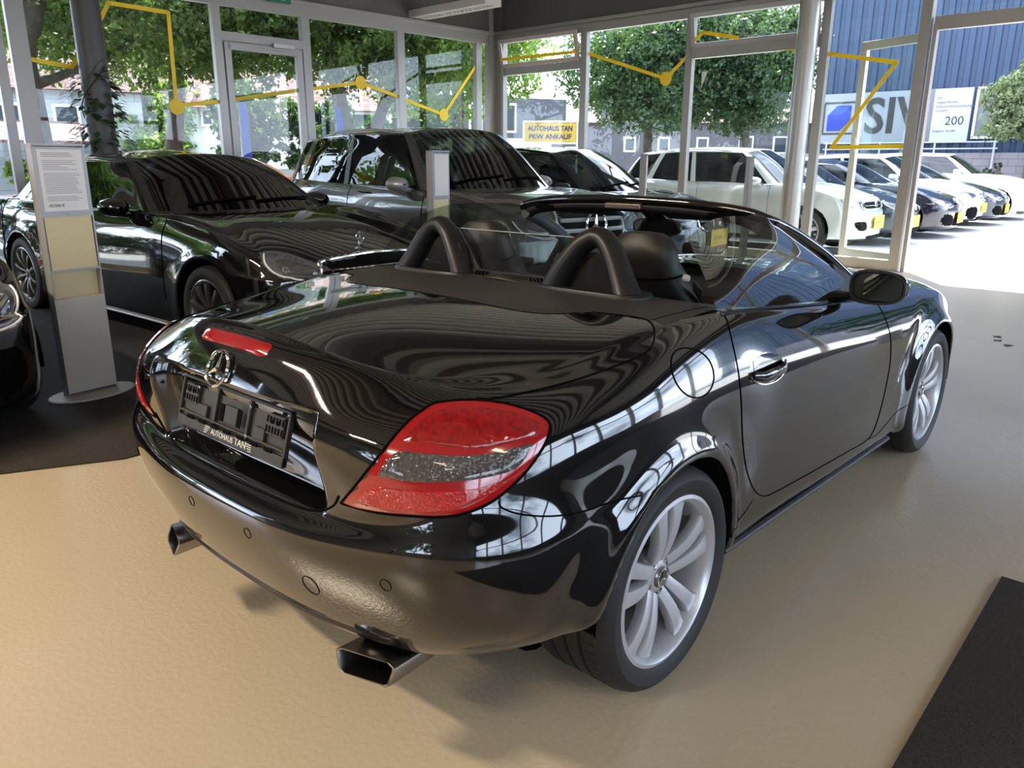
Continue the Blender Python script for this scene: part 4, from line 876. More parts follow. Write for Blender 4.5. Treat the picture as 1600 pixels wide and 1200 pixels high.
def OUT(sh, gap, car):
    # door edges
    gap('door_gap', 'side', [(.386, .979), (.352, .93), (.346, .84), (.352, .75), (.394, .622), (.466, .477), (.521, .407), (.60, .358), (.70, .338), (.976, .315), (1.37, .287), (1.62, .270), (1.71, .30), (1.755, .42), (1.776, .55), (1.762, .66), (1.72, .78), (1.69, .85)])
    # boot lid: up beside the lamp, along the top of the wing
    gap('boot_gap', 'rear', [(0, .597), (.25, .601), (.36, .613), (.42, .642), (.450, .676)], r=.003)
    gap('boot_gap', 'top', [(-.52, .665), (-.48, .700), (-.344, .75), (-.21, .778), (-.068, .793), (0, .783), (.056, .755), (.095, .725), (.118, .69), (.102, .62), (.07, .54)], r=.0026)
    gap('tonneau_gap', 'top', [(.07, .54), (-.02, .46), (-.06, .35), (-.08, .12), (-.085, 0)], r=.0012)
    gap('tonneau_gap', 'top', [(.128, .70), (.20, .705), (.30, .71), (.42, .715)], r=.0012)
    # bumper
    gap('bumper_gap', 'side', [(-.583, .715), (-.579, .70), (-.546, .683), (-.472, .666), (-.359, .651), (-.246, .643), (-.215, .641)])
    gap('wing_gap', 'side', [(2.10, .345), (2.0, .315), (1.9, .29), (1.78, .262), (1.66, .268)], r=.0014)
    gap('wing_gap', 'side', [(.33, .34), (.40, .335), (.47, .345), (.52, .37)], r=.0014)
    gap('bonnet_gap', 'top', [(1.72, .72), (2.0, .70), (2.4, .66), (2.7, .58)], r=.002)
    TAIL_LAMP(sh, gap, car)
def TAIL_LAMP(sh, gap, car):
    # outline in (w + x, z) round the rear corner
    L = LAMP
    for s in (-1, 1):
        base = patch(sh, 'rq', L['rim'], .005, 7, s).build('tail_lamp', RED, car, smooth=60, label='red and smoked tail lamp')
        patch(sh, 'rq', L['top'], .0075, 7, s).build('upper_lens', REDTOP, base, smooth=60)
        patch(sh, 'rq', L['mid'], .0075, 7, s).build('reversing_lens', SMOKE, base, smooth=60, label='smoked band with clear reversing lens')
        patch(sh, 'rq', L['low'], .0075, 7, s).build('reflector', REDREF, base, smooth=60)
        p = on_skin(sh, 'rq', L['rim']+L['rim'][:1], s, 4, .0); MB().tube(p+p[:1], .0035, 6, cap=False).build('lamp_gap', GAP, car)
SLK, SLKSH = build_slk()
# ---------------------------------------------------------------- the other cars
def gen_table(q):
    L, W, H, wb, fo = q['L'], q['W']/2, q['H'], q['wb'], q['fo']; xR = fo+wb
    zb0, zb1, zn, zc, zt = q['zb0'], q['zb1'], q['zn'], q['zc'], q['zt']; xc, xr, xq, xg = q['xc'], q['xr'], q['xq'], q['xg']; rw = q['rw']
    xs = [L, L-.025, L-.08, L-.20, L-.45, xR+.45, xR, xR-.48, fo+.62*wb, fo+.40*wb, fo+.75, fo+.42, fo, .44, .19, .055, 0]
    ws = [0, .42, .68, .86, .955, .985, 1.0, .985, .985, .985, .985, .99, 1.0, .955, .84, .50, 0]
    xs[13] = min(xs[13], fo-.36) if fo > .9 else fo-.40
    def row(z0, z1, k, dF, dR, zf=None, zlist=None):
        r = []
        for i in range(17):
            f = i/16; e = (dF if i >= 13 else 0)+(dF*.3 if i == 12 else 0); a = (dR if i <= 3 else (dR*.4 if i == 4 else 0))
            z = zlist[i] if zlist else z0+(z1-z0)*min(1, max(0, (i-2)/10))
            r.append((L/2-(xs[i]-a+e), W*ws[i]*(k if 4 < i < 13 else (k+1)/2 if i in (4, 13) else 1-(1-k)*.8), z))
        return r
    g = q.get('gc', .20)
    def belt(x): t = min(1, max(0, (x-xc)/(xg-xc))); return zb0+(zb1-zb0)*t
    zH = []
    for i in range(17):
        x = xs[i]
        if x <= xc: zH.append(zn+(zc-zn)*(x/xc)**.62 if i < 16 else zn)
        elif x >= xg: zH.append(zt)
        else: zH.append(belt(x))
    zH[14] = zn+.02; zH[15] = zn+.01
    T = [row(g+.02, g-.02, .90, .16, .14), row(g+.03, g, .975, .055, .05), row(.38, .34, .995, .01, .015), row(.54, .52, 1.0, 0, 0),
         row(.68, .64, .995, .012, .015), row(0, 0, .985, .035, .04, zlist=[zH[i]-.20 if 3 < i < 13 else zH[i]-.17 for i in range(17)]),
         row(0, 0, .955, .075, .07, zlist=[zH[i]-.07 if 3 < i < 13 else zH[i]-.055 for i in range(17)]), row(0, 0, .915, .13, .11, zlist=zH)]
    # glass base ring, roof ring
    gx = lambda t: xg-(xg-xc)*t
    I = [(xg, 0), (xg-.02, .34), (xg-.06, .60), (xg-.16, .78), (xg-.30, .845), (gx(.22)+0, .88), (gx(.34), .89), (gx(.46), .895), (gx(.56), .895), (gx(.68), .89), (gx(.80), .885), (gx(.93), .87), (xc-.03, .82), (xc-.12, .66), (xc-.19, .48), (xc-.235, .26), (xc-.25, 0)]
    zI = [zt+.01 if i < 4 else (zc+.015 if i > 11 else belt(I[i][0])+.012) for i in range(17)]
    rI = [(L/2-a, b*W, z) for (a, b), z in zip(I, zI)]
    jx = lambda t: xq-(xq-xr)*t
    J = [(xq, 0), (xq-.005, .30), (xq-.02, .52), (xq-.07, .655), (xq-.16, .675), (jx(.24), .69), (jx(.36), .70), (jx(.48), .705), (jx(.58), .705), (jx(.69), .70), (jx(.80), .69), (jx(.93), .67), (xr+.04, .63), (xr+.0, .50), (xr-.03, .36), (xr-.05, .2), (xr-.055, 0)]
    def zroof(x, wv):
        t = (x-xr)/(xq-xr); c = H-.05*(2*t-.85)**2*(1 if t < .425 else 1.25)-q.get('rd', .0)*max(0, t-.4)**2; return c-.085*(wv/.7)**2.4*(1 if H < 1.6 else .9)
    rJ = [(L/2-a, b*W, zroof(a, b)) for a, b in J]
    Kx = [jx(.10), jx(.11), jx(.12), jx(.14), jx(.18), jx(.24), jx(.36), jx(.48), jx(.58), jx(.69), jx(.80), jx(.86), jx(.89), jx(.91), jx(.93), jx(.94), jx(.945)]
    rK = [(L/2-a, 0, zroof(a, 0)) for a in Kx]
    mid = lambda A, B, t, dz=0: [tuple(np.array(a)*(1-t)+np.array(b)*t+np.array([0, 0, dz*np.linalg.norm(np.array(a)-np.array(b))])) for a, b in zip(A, B)]
    rH = T[-1]
    T += [mid(rH, rI, .18, .03), mid(rH, rI, .55, .045), mid(rH, rI, .93, .008), rI, mid(rI, rJ, .5, .035), mid(rI, rJ, .96, .006), rJ, mid(rJ, rK, .10, .012), mid(rJ, rK, .5, .0), rK]
    for k in (13, 12): pass
    return T
def headrest_seat(mb, x, y, z0, ztop):
    mb.box((x+.25, y, z0+.08), (.50, .48, .16)); rows = []
    for (dx, zz, hw, th) in ((.02, z0, .22, .12), (0, z0+.25, .24, .13), (-.06, z0+.45, .21, .11), (-.09, z0+.56, .12, .08), (-.09, ztop-.17, .12, .09), (-.09, ztop-.06, .12, .09), (-.09, ztop, .05, .04)):
        rows.append([[x+dx+cos(a)*th*.6, y+sin(a)*hw, zz] for a in [2*pi*k/14 for k in range(14)]])
    mb.grid(np.array(rows), close_v=True)
def build_car(name, label, q, pos, deg, group=None, pm=None):
    """pos = where the middle of the nose stands on the ground; deg = heading"""
    h = R(deg); L, W, H = q['L'], q['W']/2, q['H']; sc = q.get('sc', 1.0)
    car = thing(name, label, 'car', (pos[0]-cos(h)*L/2*sc, pos[1]-sin(h)*L/2*sc, pos[2] if len(pos) > 2 else 0), h, group)
    nR = [2, 3, 4, 4, 4, 4, 3, 3, 2, 5, 2, 1, 6, 6, 1, 2, 4, 4]; T = gen_table(q); nR = (nR+[3]*30)[:len(T)-1]
    ns = q.get('ns', [4, 4, 5, 5, 6, 8, 8, 6, 6, 6, 6, 8, 8, 6, 4, 4])
    P, ir, js = tensor(T, nR, ns); x, wv, z = P[..., 0], P[..., 1], P[..., 2]; alive = np.ones(P.shape[:2], bool)
    wx = (L/2-q['fo'], L/2-q['fo']-q['wb']); rw = q['rw']
    for xc in wx:
        rr = np.hypot(x-xc, z-rw); P[..., 1] += .014*np.exp(-((rr-rw-.07)/.045)**2)*np.clip((wv-.75*W)/.1, 0, 1)*(z < rw+.5)
        P, alive = snap_cut(P, alive, lambda t: np.hypot(t[..., 0]-xc, t[..., 2]-rw-.005)-rw-.045, .045, mask=(wv > .6*W) & (z < rw*2+.2))
    sh = Shell(P, alive); row = np.array([ir[k[1]] for k in sh.key]); st = np.array([js[k[2]] for k in sh.key])
    rI = 11.0; rJ = 14.0
    lab = np.array(['body_shell']*len(row), dtype=object); gl = (row >= rI+.001) & (row < rJ-.34)
    gl = (row >= 11) & (row < 13.0)
    lab[gl & (st < 2.0)] = 'rear_window'; lab[gl & (st >= 12.0+.12)] = 'windscreen'
    for k, (a, b) in enumerate(q.get('win', [(3.6, 5.0), (5.2, 7.45), (7.8, 11.3)])): lab[gl & (st >= a) & (st < b)] = 'side_window%d' % k
    cx = sh.cen
    lab[(row < 1.2)] = np.where((row < 1.2)[(row < 1.2)], 'lower_trim', '')
    lab[(row >= 8) & (row < 10.5) & (st > 11.2) & (lab == 'body_shell')] = 'bonnet'
    fd = [(7.62, 10.5), (5.1, 7.6)]
    for k, (a, b) in enumerate(fd): lab[(row >= 2) & (row < 9.6) & (st >= a) & (st < b)] = 'door%d' % k
    rs = (row >= 16) & (row < 18)
    pm = pm or q['paint']; lt = q.get('cladding') or pm; ob = {}
    for nm in sorted(set(lab)):
        if nm.startswith('side_window') or nm.startswith('door'):
            for s in (0, 1):
                o = sh.panel((lab == nm) & (np.array([k[0] for k in sh.key]) == s), nm[:-1], DARKGLASS if nm[0] == 's' else pm, car); ob[nm, s] = o
        else: ob[nm] = sh.panel(lab == nm, nm, {'rear_window': DARKGLASS, 'windscreen': q.get('ws', CARGLASS), 'lower_trim': lt}.get(nm, pm), car)
    def loc(st_, r_, s):    # a point of the surface table
        i = np.argmin(abs(ir-r_)); j = np.argmin(abs(js-st_)); p = P[i, j]; return Vector((p[0], -p[1]*(-s) if s > 0 else -p[1], p[2]))
    def run(r_, a, b, s, off=0):
        i = np.argmin(abs(ir-r_)); return [Vector((P[i, j][0], s*(P[i, j][1]+off), P[i, j][2])) for j in range(len(js)) if a <= js[j] <= b]
    def col(st_, a, b, s, off=.002):
        j = np.argmin(abs(js-st_)); return [Vector((P[i, j][0], s*(P[i, j][1]+off), P[i, j][2])) for i in range(len(ir)) if a <= ir[i] <= b]
    near = q.get('detail', 1)
    for s in (-1, 1):
        for xc in wx:
            wheel(car, xc, s*(W-.02), s, rw, rw*q.get('rimk', .73), .235, q.get('wheel', 'five'), q.get('alloy', ALLOY), star=False)
            mb = MB(); Pp = [[[xc+cos(a)*rr, s*yy, rw+sin(a)*rr] for rr, yy in ((rw+.045, W-.01), (rw+.035, W-.06), (rw+.04, W-.34))] for a in [-.1+(pi+.2)*k/20 for k in range(21)]]
            mb.grid(np.array(Pp)); mb.build('arch_liner', GAP, car)
        for a in (7.62, 5.1, 10.5):
            p = col(a, 2.2, 9.4, s)
            if len(p) > 2: MB().tube(p, .0028, 5).build('panel_gap', GAP, car)
        p = run(q.get('line', 10.6), 3.7, 11.4, s, .002); MB().tube(p, .008, 6, flat=.6).build('waist_trim', q.get('trim', CHROME), car)
        if q.get('arc'): MB().tube(run(13, 3.7, 11.3, s, .001), .007, 6).build('window_trim', CHROME, car)
        for a, dk in ((9.7-1.75, 0), (5.55, 1)):   # handles
            pts = run(q.get('hrow', 6.4), a, a+.45, s, .012)
            if len(pts) > 1: MB().tube(pts, .013, 8, flat=.6).build('door_handle', q.get('hmat') or pm, ob.get(('door%d' % dk, 0 if s < 0 else 1)) or car)
        # mirror
        b = loc(11.0, 10.6, 1); mx_, my, mz = b.x-.02, abs(b.y)+.13, b.z+.06
        rows = [[[mx_+.06-t*.18, s*(my+cos(a)*.105*k), mz+sin(a)*.072*k] for a in [2*pi*k2/16 for k2 in range(16)]] for t, k in ((0, .15), (.1, .6), (.35, .9), (.7, 1), (.95, 1.0), (1, .9), (.97, .75))]
        mb = MB(); mb.grid(np.array(rows), close_v=True); mb.tube([(mx_, s*(abs(b.y)-.02), mz-.06), (mx_, s*my, mz-.04)], .022, 8)
        mo = mb.build('door_mirror', q.get('mmat') or pm, car)
        mb = MB(); mb.add([(mx_-.117, s*(my+cos(a)*.088), mz+sin(a)*.058) for a in [2*pi*k2/16 for k2 in range(16)]], [tuple(range(16))]); mb.build('mirror_glass', MIRROR, mo)
        # lamps
        if q.get('lamp'): hl = patch(sh, 'fq', [(L/2-a, b2) for a, b2 in q['lamp']], .004, 5, s)
        else: hl = None
        if hl:
            ho = hl.build('headlamp', CLEAR, car); c0 = [(L/2-a, b2) for a, b2 in q['lamp']]
            cxy = np.mean(c0, 0); inn = [tuple(cxy+(np.array(p)-cxy)*.62) for p in c0]; patch(sh, 'fq', inn, .009, 3, s).build('reflector', CHROME if q.get('chl') else SMOKE, ho)
            p = on_skin(sh, 'fq', [tuple(cxy+(np.array(p)-cxy)*.86) for p in (c0[len(c0)//2:]+c0[:1])], s, 4, .010)
            if len(p) > 2: MB().tube(p, .006, 6).build('light_strip', mat('led_strip', (.8, .8, .8), .2), ho)
        if q.get('tail'): patch(sh, 'rq', [(-L/2+a, b2) for a, b2 in q['tail']], .004, 4, s).build('tail_lamp', RED, car)
        if q.get('intake'): patch(sh, 'front', [(a*.88, b2) for a, b2 in q['intake']], .004, 5, s).build('air_intake', GAP, car)
        if q.get('rails'):
            p = run(14.0, 4.6, 11.2, s, -.02); p = [v+Vector((0, 0, .03*min(1, 4*min(i, len(p)-1-i)/len(p)))) for i, v in enumerate(p)]; MB().tube(p, .014, 8).build('roof_rail', q['rails'], car)
    if q.get('intake'): patch(sh, 'front', [(-.36, .30), (0, .31), (.36, .30), (.30, .23), (0, .22), (-.30, .23)], .004, 4).build('air_intake', GAP, car)
    g = q.get('grille')
    if g:
        for off in g.get('pair', (0,)):
            ol = [(a+off, b2) for a, b2 in g['o']]; go = patch(sh, 'front', ol, .004, 6).build('grille', GAP, car)
            p = on_skin(sh, 'front', ol+ol[:1], -1, 4, .008)
            MB().tube(p, g.get('fr', .012), 8, cap=False).build('grille_frame', g.get('fm', CHROME), go)
            lo, hi = min(b2 for a, b2 in ol), max(b2 for a, b2 in ol); wl = max(a for a, b2 in ol)-off
            for zz in g.get('bars', ()): 
                p = on_skin(sh, 'front', [(-wl*.93+off, zz), (off, zz), (wl*.93+off, zz)], -1, 6, .014); MB().tube(p, g.get('br', .012), 6).build('grille_bar', g.get('bm', CHROME), go)
            if g.get('vert'):
                for k in range(7): p = on_skin(sh, 'front', [(off-wl*.8+k*wl*1.6/6, lo+.02), (off-wl*.8+k*wl*1.6/6, hi-.02)], -1, 4, .01); MB().tube(p, .005, 5).build('grille_bar', CHROME, go)
        if g.get('star'):
            hh, nn = sh.hit((6, 0, g['star'][0]), (-1, 0, 0)); mb = MB(); star_badge(mb, hh+Vector((.03, 0, 0)), (0, 1, 0), (0, 0, 1), g['star'][1], g['star'][1]*.1); mb.build('star_badge', CHROME, car)
        if g.get('round'):
            hh, nn = sh.hit((6, 0, g['round'][0]), (-1, 0, 0)); mb = MB(); mb.lathe([(.001, .012), (g['round'][1]*.85, .012), (g['round'][1], .004), (g['round'][1], -.01)], 20, axis='x', c=hh+Vector((.004, 0, 0))); mb.build('round_badge', CHROME, car)
    if q.get('sill'):
        for s in (-1, 1): MB().tube([v-Vector((0, 0, .0)) for v in run(1.0, 6.9, 11.0, s, .004)], .018, 8, flat=.6).build('sill_reflection', ALLOY, car)  # pale strip stands in for the reflection along the side skirt
    if q.get('hoodstar'):
        hx = L/2-.30; hh, nn = sh.hit((hx, 0, 3), (0, 0, -1)); mb = MB(); star_badge(mb, hh+Vector((0, 0, .055)), (0, 1, 0), (0, 0, 1), .036, .0035); mb.tube([hh, hh+Vector((0, 0, .02))], [.018, .006], 10); mb.build('bonnet_star', CHROME, car)
    if q.get('plate'):
        zz = q['plate']; hh, nn = sh.hit((6, 0, zz), (-1, 0, 0)); M = frame(hh+Vector((.02, 0, 0)), (0, 1, 0), (0, 0, 1))
        mb = MB(); mb.box((0, 0, 0), (.50, .20 if q.get('tallp', 1) else .11, .012)); po = mb.xf(M).build('plate', YELLOW, car, bevel=.002)
        text('lettering', 'AUTOHAUS TAN', .055, mat('plate_blue', (.05, .05, .12), .5), M @ Matrix.Translation((0, 0, .0075)), po, ext=.0003, sx=.95)
    # wipers, cabin
    if q.get('wip', 1):
        for y0, y1 in ((-.55, .05), (.02, .62)):
            pts = []
            for t in np.linspace(0, 1, 6):
                yy = y0+(y1-y0)*t; hh, nn = sh.hit((L/2-q['xc']-.02+.26*(1-(yy/W)**2)*.8-.05*t-.02, yy, 3), (0, 0, -1)); pts.append(hh+Vector((0, 0, .012)) if hh else Vector((0, 0, 1)))
            MB().tube(pts, .009, 6).build('wiper', GAP, car)
    mb = MB(); mb.box((0, 0, q.get('gc', .2)+.12), (L*.9, W*1.5, .08)); x0, x1 = L/2-q['xc']-.1, L/2-q['xg']+.15
    mb.box(((x0+x1)/2, 0, .42), (x0-x1, W*1.7, .06)); mb.box((x0-.05, 0, q['zc']-.13), (.45, W*1.66, .18)); mb.box((x1, 0, q['zb1']-.25), (.3, W*1.6, .4))
    mb.build('cabin', CLOTH, car)
    for sx in (-1, 1):
        m2 = MB(); headrest_seat(m2, x0-1.25, sx*.36, .55, H-.24); m2.build('seat', q.get('seatm', LEATHER), car)
        m2 = MB(); headrest_seat(m2, x0-2.15, sx*.36, .55, H-.30); m2.build('seat', q.get('seatm', LEATHER), car)
    mb = MB(); cc = Vector((x0-.55, .36, q['zc']-.10)); mb.tube([cc+Vector((sin(a)*.07, cos(a)*.18, sin(a)*.165)) for a in [2*pi*k/24 for k in range(25)]], .014, 8, cap=False); mb.tube([cc, cc+Vector((.2, 0, -.08))], [.06, .04], 10); mb.build('steering_wheel', SATIN, car)
    if sc != 1: car.scale = (sc, sc, sc)
    return car, sh
SEDAN = dict(L=5.25, W=1.90, H=1.49, wb=3.165, fo=.86, rw=.345, zb0=.97, zb1=1.02, zn=.74, zc=1.00, zt=1.03, xc=1.72, xr=2.32, xq=4.02, xg=4.62, gc=.19)
LAMP_S = [(.46, .64), (.55, .70), (.80, .76), (1.02, .80), (1.20, .80), (1.14, .72), (1.0, .65), (.78, .62), (.6, .60)]
SUV = dict(L=4.80, W=1.93, H=1.77, wb=2.915, fo=.87, rw=.37, zb0=1.10, zb1=1.18, zn=.94, zc=1.12, zt=1.20, xc=1.52, xr=2.08, xq=4.38, xg=4.70, gc=.24)
def cars():
    silver = paint('silver_white_paint', (.62, .64, .64), .25); grey = paint('grey_paint', (.10, .10, .094), .55)
    dblue = paint('dark_blue_paint', (.006, .010, .022), .2); white = paint('white_paint', (.75, .76, .77)); ygrey = mat('sand_seat', (.14, .14, .16), .6)
    q = dict(SEDAN, paint=BLACK, lamp=LAMP_S, ws=DARKGLASS, arc=1, hoodstar=1, wheel='ten', alloy=DALLOY, plate=None, tail=[(.35, .78), (.75, .90), (.9, .8), (.5, .7)],
             grille=dict(o=[(-.50, .60), (-.49, .70), (-.44, .735), (0, .755), (.44, .735), (.49, .70), (.50, .60), (.42, .47), (0, .44), (-.42, .47)], bars=(.53, .60, .67), fr=.014, br=.010), intake=[(.55, .30), (.58, .42), (.82, .44), (.80, .30)], rimk=.72)
    build_car('luxury_saloon', 'long black saloon with chrome radiator grille and bonnet star, behind the price stand', dict(q, sill=1, L=5.35, wb=3.26, xc=1.78, xr=2.38, xq=4.12, xg=4.72), (1.93, 2.60), -87.5)
    q = dict(SEDAN, L=4.70, W=1.81, H=1.44, wb=2.84, fo=.80, paint=BLACK, lamp=[(.46, .60), (.55, .67), (.80, .74), (1.06, .80), (1.16, .78), (1.1, .70), (.95, .62), (.72, .58)], xc=1.50, xr=2.1, xq=3.65, xg=4.15, wheel='five', alloy=DALLOY,
             grille=dict(o=[(-.42, .56), (-.40, .68), (0, .70), (.40, .68), (.42, .56), (.34, .46), (0, .44), (-.34, .46)], bars=(.58,), star=(.58, .09)), intake=[(.44, .24), (.46, .44), (.70, .50), (.82, .46), (.80, .26)], chl=1)
    build_car('saloon', 'black saloon nose at the left edge, left of the white price stand', q, (-1.17, 2.42), -88)
    q = dict(SUV, paint=grey, lamp=[(.42, .80), (.52, .86), (.80, .92), (1.05, .96), (1.12, .90), (.98, .80), (.75, .74), (.55, .73)], rails=ALLOY, mmat=ALLOY, wheel='five', seatm=ygrey, ws=CARGLASS,
             grille=dict(o=[(-.42, .85), (-.40, .94), (-.3, .99), (0, 1.0), (.3, .99), (.40, .94), (.42, .85), (.36, .72), (0, .69), (-.36, .72)], bars=(.80, .89), br=.02, bm=ALLOY, fm=ALLOY, star=(.85, .125)), intake=[(.50, .36), (.52, .52), (.80, .54), (.78, .38)],
             win=[(2.6, 4.3), (4.6, 7.45), (7.8, 11.3)])
    build_car('sport_utility_car', 'grey sport utility car with silver roof rails, front window open', q, (4.22, 2.40), -97.5)
    q = dict(SUV, L=4.55, W=1.84, H=1.60, wb=2.70, fo=.85, rw=.34, zb0=1.0, zb1=1.10, zn=.80, zc=1.02, zt=1.12, xc=1.45, xr=2.05, xq=4.0, xg=4.42, paint=dblue, lamp=[(.46, .70), (.55, .76), (.85, .82), (1.1, .86), (1.12, .80), (.95, .70), (.7, .66)], plate=.50, wheel='five',
             grille=dict(o=[(-.40, .70), (-.38, .80), (0, .83), (.38, .80), (.40, .70), (.34, .60), (0, .58), (-.34, .60)], bars=(.70,), star=(.70, .10)), intake=[(.48, .30), (.50, .46), (.78, .48), (.76, .32)], rails=BLACK)
    build_car('dark_crossover', 'dark blue crossover with yellow plate, seen through the convertible windscreen', q, (7.40, 2.85), -85.5)
    # outside the glass front, all nose to the forecourt
    tig = dict(SUV, L=4.50, W=1.84, H=1.66, wb=2.68, fo=.86, rw=.355, zb0=1.03, zb1=1.12, zn=.86, zc=1.06, zt=1.14, xc=1.42, xr=2.0, xq=4.05, xg=4.40, paint=silver, cladding=DARKPL, lamp=[(.50, .72), (.52, .80), (.85, .86), (1.15, .90), (1.16, .84), (.9, .74), (.66, .70)], plate=.50, chl=1,
             grille=dict(o=[(-.46, .72), (-.46, .80), (0, .81), (.46, .80), (.46, .72), (0, .71)], bars=(.76,), br=.006, fr=.007, round=(.77, .06)), intake=[(.45, .40), (.50, .52), (.80, .52), (.70, .40)], rails=ALLOY, wip=0)
    build_car('silver_crossover', 'silver white crossover with yellow plate just outside the glass, nearest of the outdoor row', tig, (11.55, 2.25), -88, 'cars parked outside')
    est = dict(SUV, L=4.77, W=1.83, H=1.50, wb=2.79, fo=.88, rw=.335, zb0=.95, zb1=1.02, zn=.72, zc=.98, zt=1.04, xc=1.55, xr=2.2, xq=4.2, xg=4.62, paint=dblue, lamp=[(.50, .60), (.52, .68), (.85, .73), (1.15, .78), (1.18, .72), (.9, .62), (.66, .58)], plate=.40, wip=0,
             grille=dict(o=[(-.46, .58), (-.46, .68), (0, .69), (.46, .68), (.46, .58), (0, .56)], bars=(.62,), br=.006, fr=.007, round=(.64, .06)), intake=[(.45, .26), (.50, .38), (.80, .38), (.75, .26)])
    build_car('blue_estate_car', 'dark blue estate car with slatted grille, second of the outdoor row from the door', est, (13.75, 2.30), -88, 'cars parked outside')
    kid = [(-.18, .0+.60), (-.17, .70), (-.10, .735), (-.02, .72), (-.015, .60), (-.03, .54), (-.1, .52), (-.16, .54)]
    def kidney(o0): return dict(o=[(a+.10, b+o0) for a, b in kid], pair=(-.115, .115), fr=.010, vert=1)
    b5 = dict(SEDAN, L=4.94, W=1.87, H=1.47, wb=2.97, fo=.85, paint=paint('black_blue_paint', (.004, .005, .012)), lamp=[(.48, .60), (.55, .68), (.85, .72), (1.18, .76), (1.18, .70), (.9, .60), (.66, .57)], plate=.38, grille=kidney(0), intake=[(.40, .24), (.46, .42), (.80, .46), (.82, .26)], chl=1, xc=1.6, xr=2.25, xq=3.9, xg=4.45, wip=0)
    build_car('dark_saloon', 'near black saloon with twin kidney grille outside, third of the outdoor row', b5, (15.85, 2.05), -88, 'cars parked outside')
    x1 = dict(SUV, L=4.45, W=1.82, H=1.60, wb=2.67, fo=.84, rw=.34, zb0=1.02, zb1=1.10, zn=.82, zc=1.05, zt=1.12, xc=1.40, xr=2.0, xq=3.95, xg=4.3, paint=white, cladding=DARKPL, lamp=[(.48, .70), (.55, .78), (.85, .82), (1.12, .84), (1.12, .78), (.9, .70), (.66, .67)], plate=.48, grille=kidney(.10), intake=[(.38, .26), (.46, .50), (.84, .50), (.80, .26)], chl=1, wip=0)
    build_car('white_crossover', 'white crossover with twin kidney grille and black bumper inserts, fourth of the outdoor row', x1, (18.0, 2.10), -88, 'cars parked outside')
    b3 = dict(b5, L=4.64, wb=2.81, xc=1.5, xr=2.15, xq=3.7, xg=4.2, paint=MATS['dark_blue_paint'], H=1.45)
    build_car('blue_saloon', 'dark saloon with small yellow plate outside, fifth of the outdoor row', b3, (20.2, 2.05), -88, 'cars parked outside')
    x3 = dict(SUV, L=4.70, W=1.88, H=1.68, paint=white, lamp=[(.48, .80), (.55, .88), (.85, .92), (1.12, .94), (1.12, .88), (.9, .80), (.66, .77)], plate=None, grille=kidney(.18), intake=[(.38, .30), (.46, .56), (.84, .56), (.80, .32)], wip=0)
    build_car('white_utility_car', 'large white utility car at the far end of the outdoor row', x3, (22.9, 1.9), -84, 'cars parked outside')
    # beyond the side windows
    orange = paint('orange_paint', (.75, .16, .02)); hb = dict(SUV, L=4.0, W=1.75, H=1.50, wb=2.5, fo=.8, rw=.32, zb0=.98, zb1=1.04, zn=.76, zc=1.0, zt=1.06, xc=1.25, xr=1.85, xq=3.55, xg=3.85, paint=orange, wip=0, lamp=None, grille=None)
    build_car('orange_hatchback', 'orange hatchback parked outside behind the black saloon', hb, (8.3, 12.1), -4)
    build_car('blue_hatchback', 'blue hatchback parked outside beyond the left pillar', dict(hb, paint=paint('blue_paint', (.10, .17, .35), .3)), (.6, 11.6), -86)
    build_car('silver_hatchback', 'silver hatchback parked outside behind the silver white crossover', dict(hb, paint=silver, L=4.3), (11.2, 9.9), -88)
cars()
# ---------------------------------------------------------------- the street outside
mb = MB(); mb.box((10, 8, -.27), (150, 150, .5)); struct(mb.build('ground', mat('pale_asphalt', (.38, .375, .36), .85, noise=(2.2, .12)), smooth=0))
def leafmat(name, c1, c2):
    m = bpy.data.materials.new(name); m.use_nodes = True; nt = m.node_tree; b = nt.nodes['Principled BSDF']; o = nt.nodes['Material Output']
    t = nt.nodes.new('ShaderNodeTexCoord'); n = nt.nodes.new('ShaderNodeTexNoise'); n.inputs['Scale'].default_value = 3.1; n.inputs['Detail'].default_value = 6; nt.links.new(t.outputs['Object'], n.inputs['Vector'])
    r = nt.nodes.new('ShaderNodeValToRGB'); r.color_ramp.elements[0].position = .35; r.color_ramp.elements[1].position = .65; r.color_ramp.elements[0].color = (*c1, 1); r.color_ramp.elements[1].color = (*c2, 1)
    nt.links.new(n.outputs['Fac'], r.inputs['Fac']); nt.links.new(r.outputs['Color'], b.inputs['Base Color']); b.inputs['Roughness'].default_value = .45
    tr = nt.nodes.new('ShaderNodeBsdfTranslucent'); mx = nt.nodes.new('ShaderNodeMixShader'); mx.inputs['Fac'].default_value = .45
    mu = nt.nodes.new('ShaderNodeMixRGB'); mu.blend_type = 'MULTIPLY'; mu.inputs['Fac'].default_value = 1; mu.inputs['Color2'].default_value = (1.3, 1.5, .5, 1); nt.links.new(r.outputs['Color'], mu.inputs['Color1']); nt.links.new(mu.outputs['Color'], tr.inputs['Color'])
    nt.links.new(b.outputs[0], mx.inputs[1]); nt.links.new(tr.outputs[0], mx.inputs[2]); nt.links.new(mx.outputs[0], o.inputs['Surface']); return m
LEAF = leafmat('plane_tree_leaf', (.05, .10, .035), (.16, .23, .06)); LEAFD = leafmat('dark_tree_leaf', (.022, .046, .024), (.065, .11, .045)); LEAFL = leafmat('light_leaf', (.09, .16, .04), (.23, .31, .08)); LEAFS = leafmat('silver_leaf', (.09, .12, .06), (.24, .28, .18))
BARK = mat('bark', (.09, .075, .06), .85, noise=(6, .4), bump=(20, .6, .01))
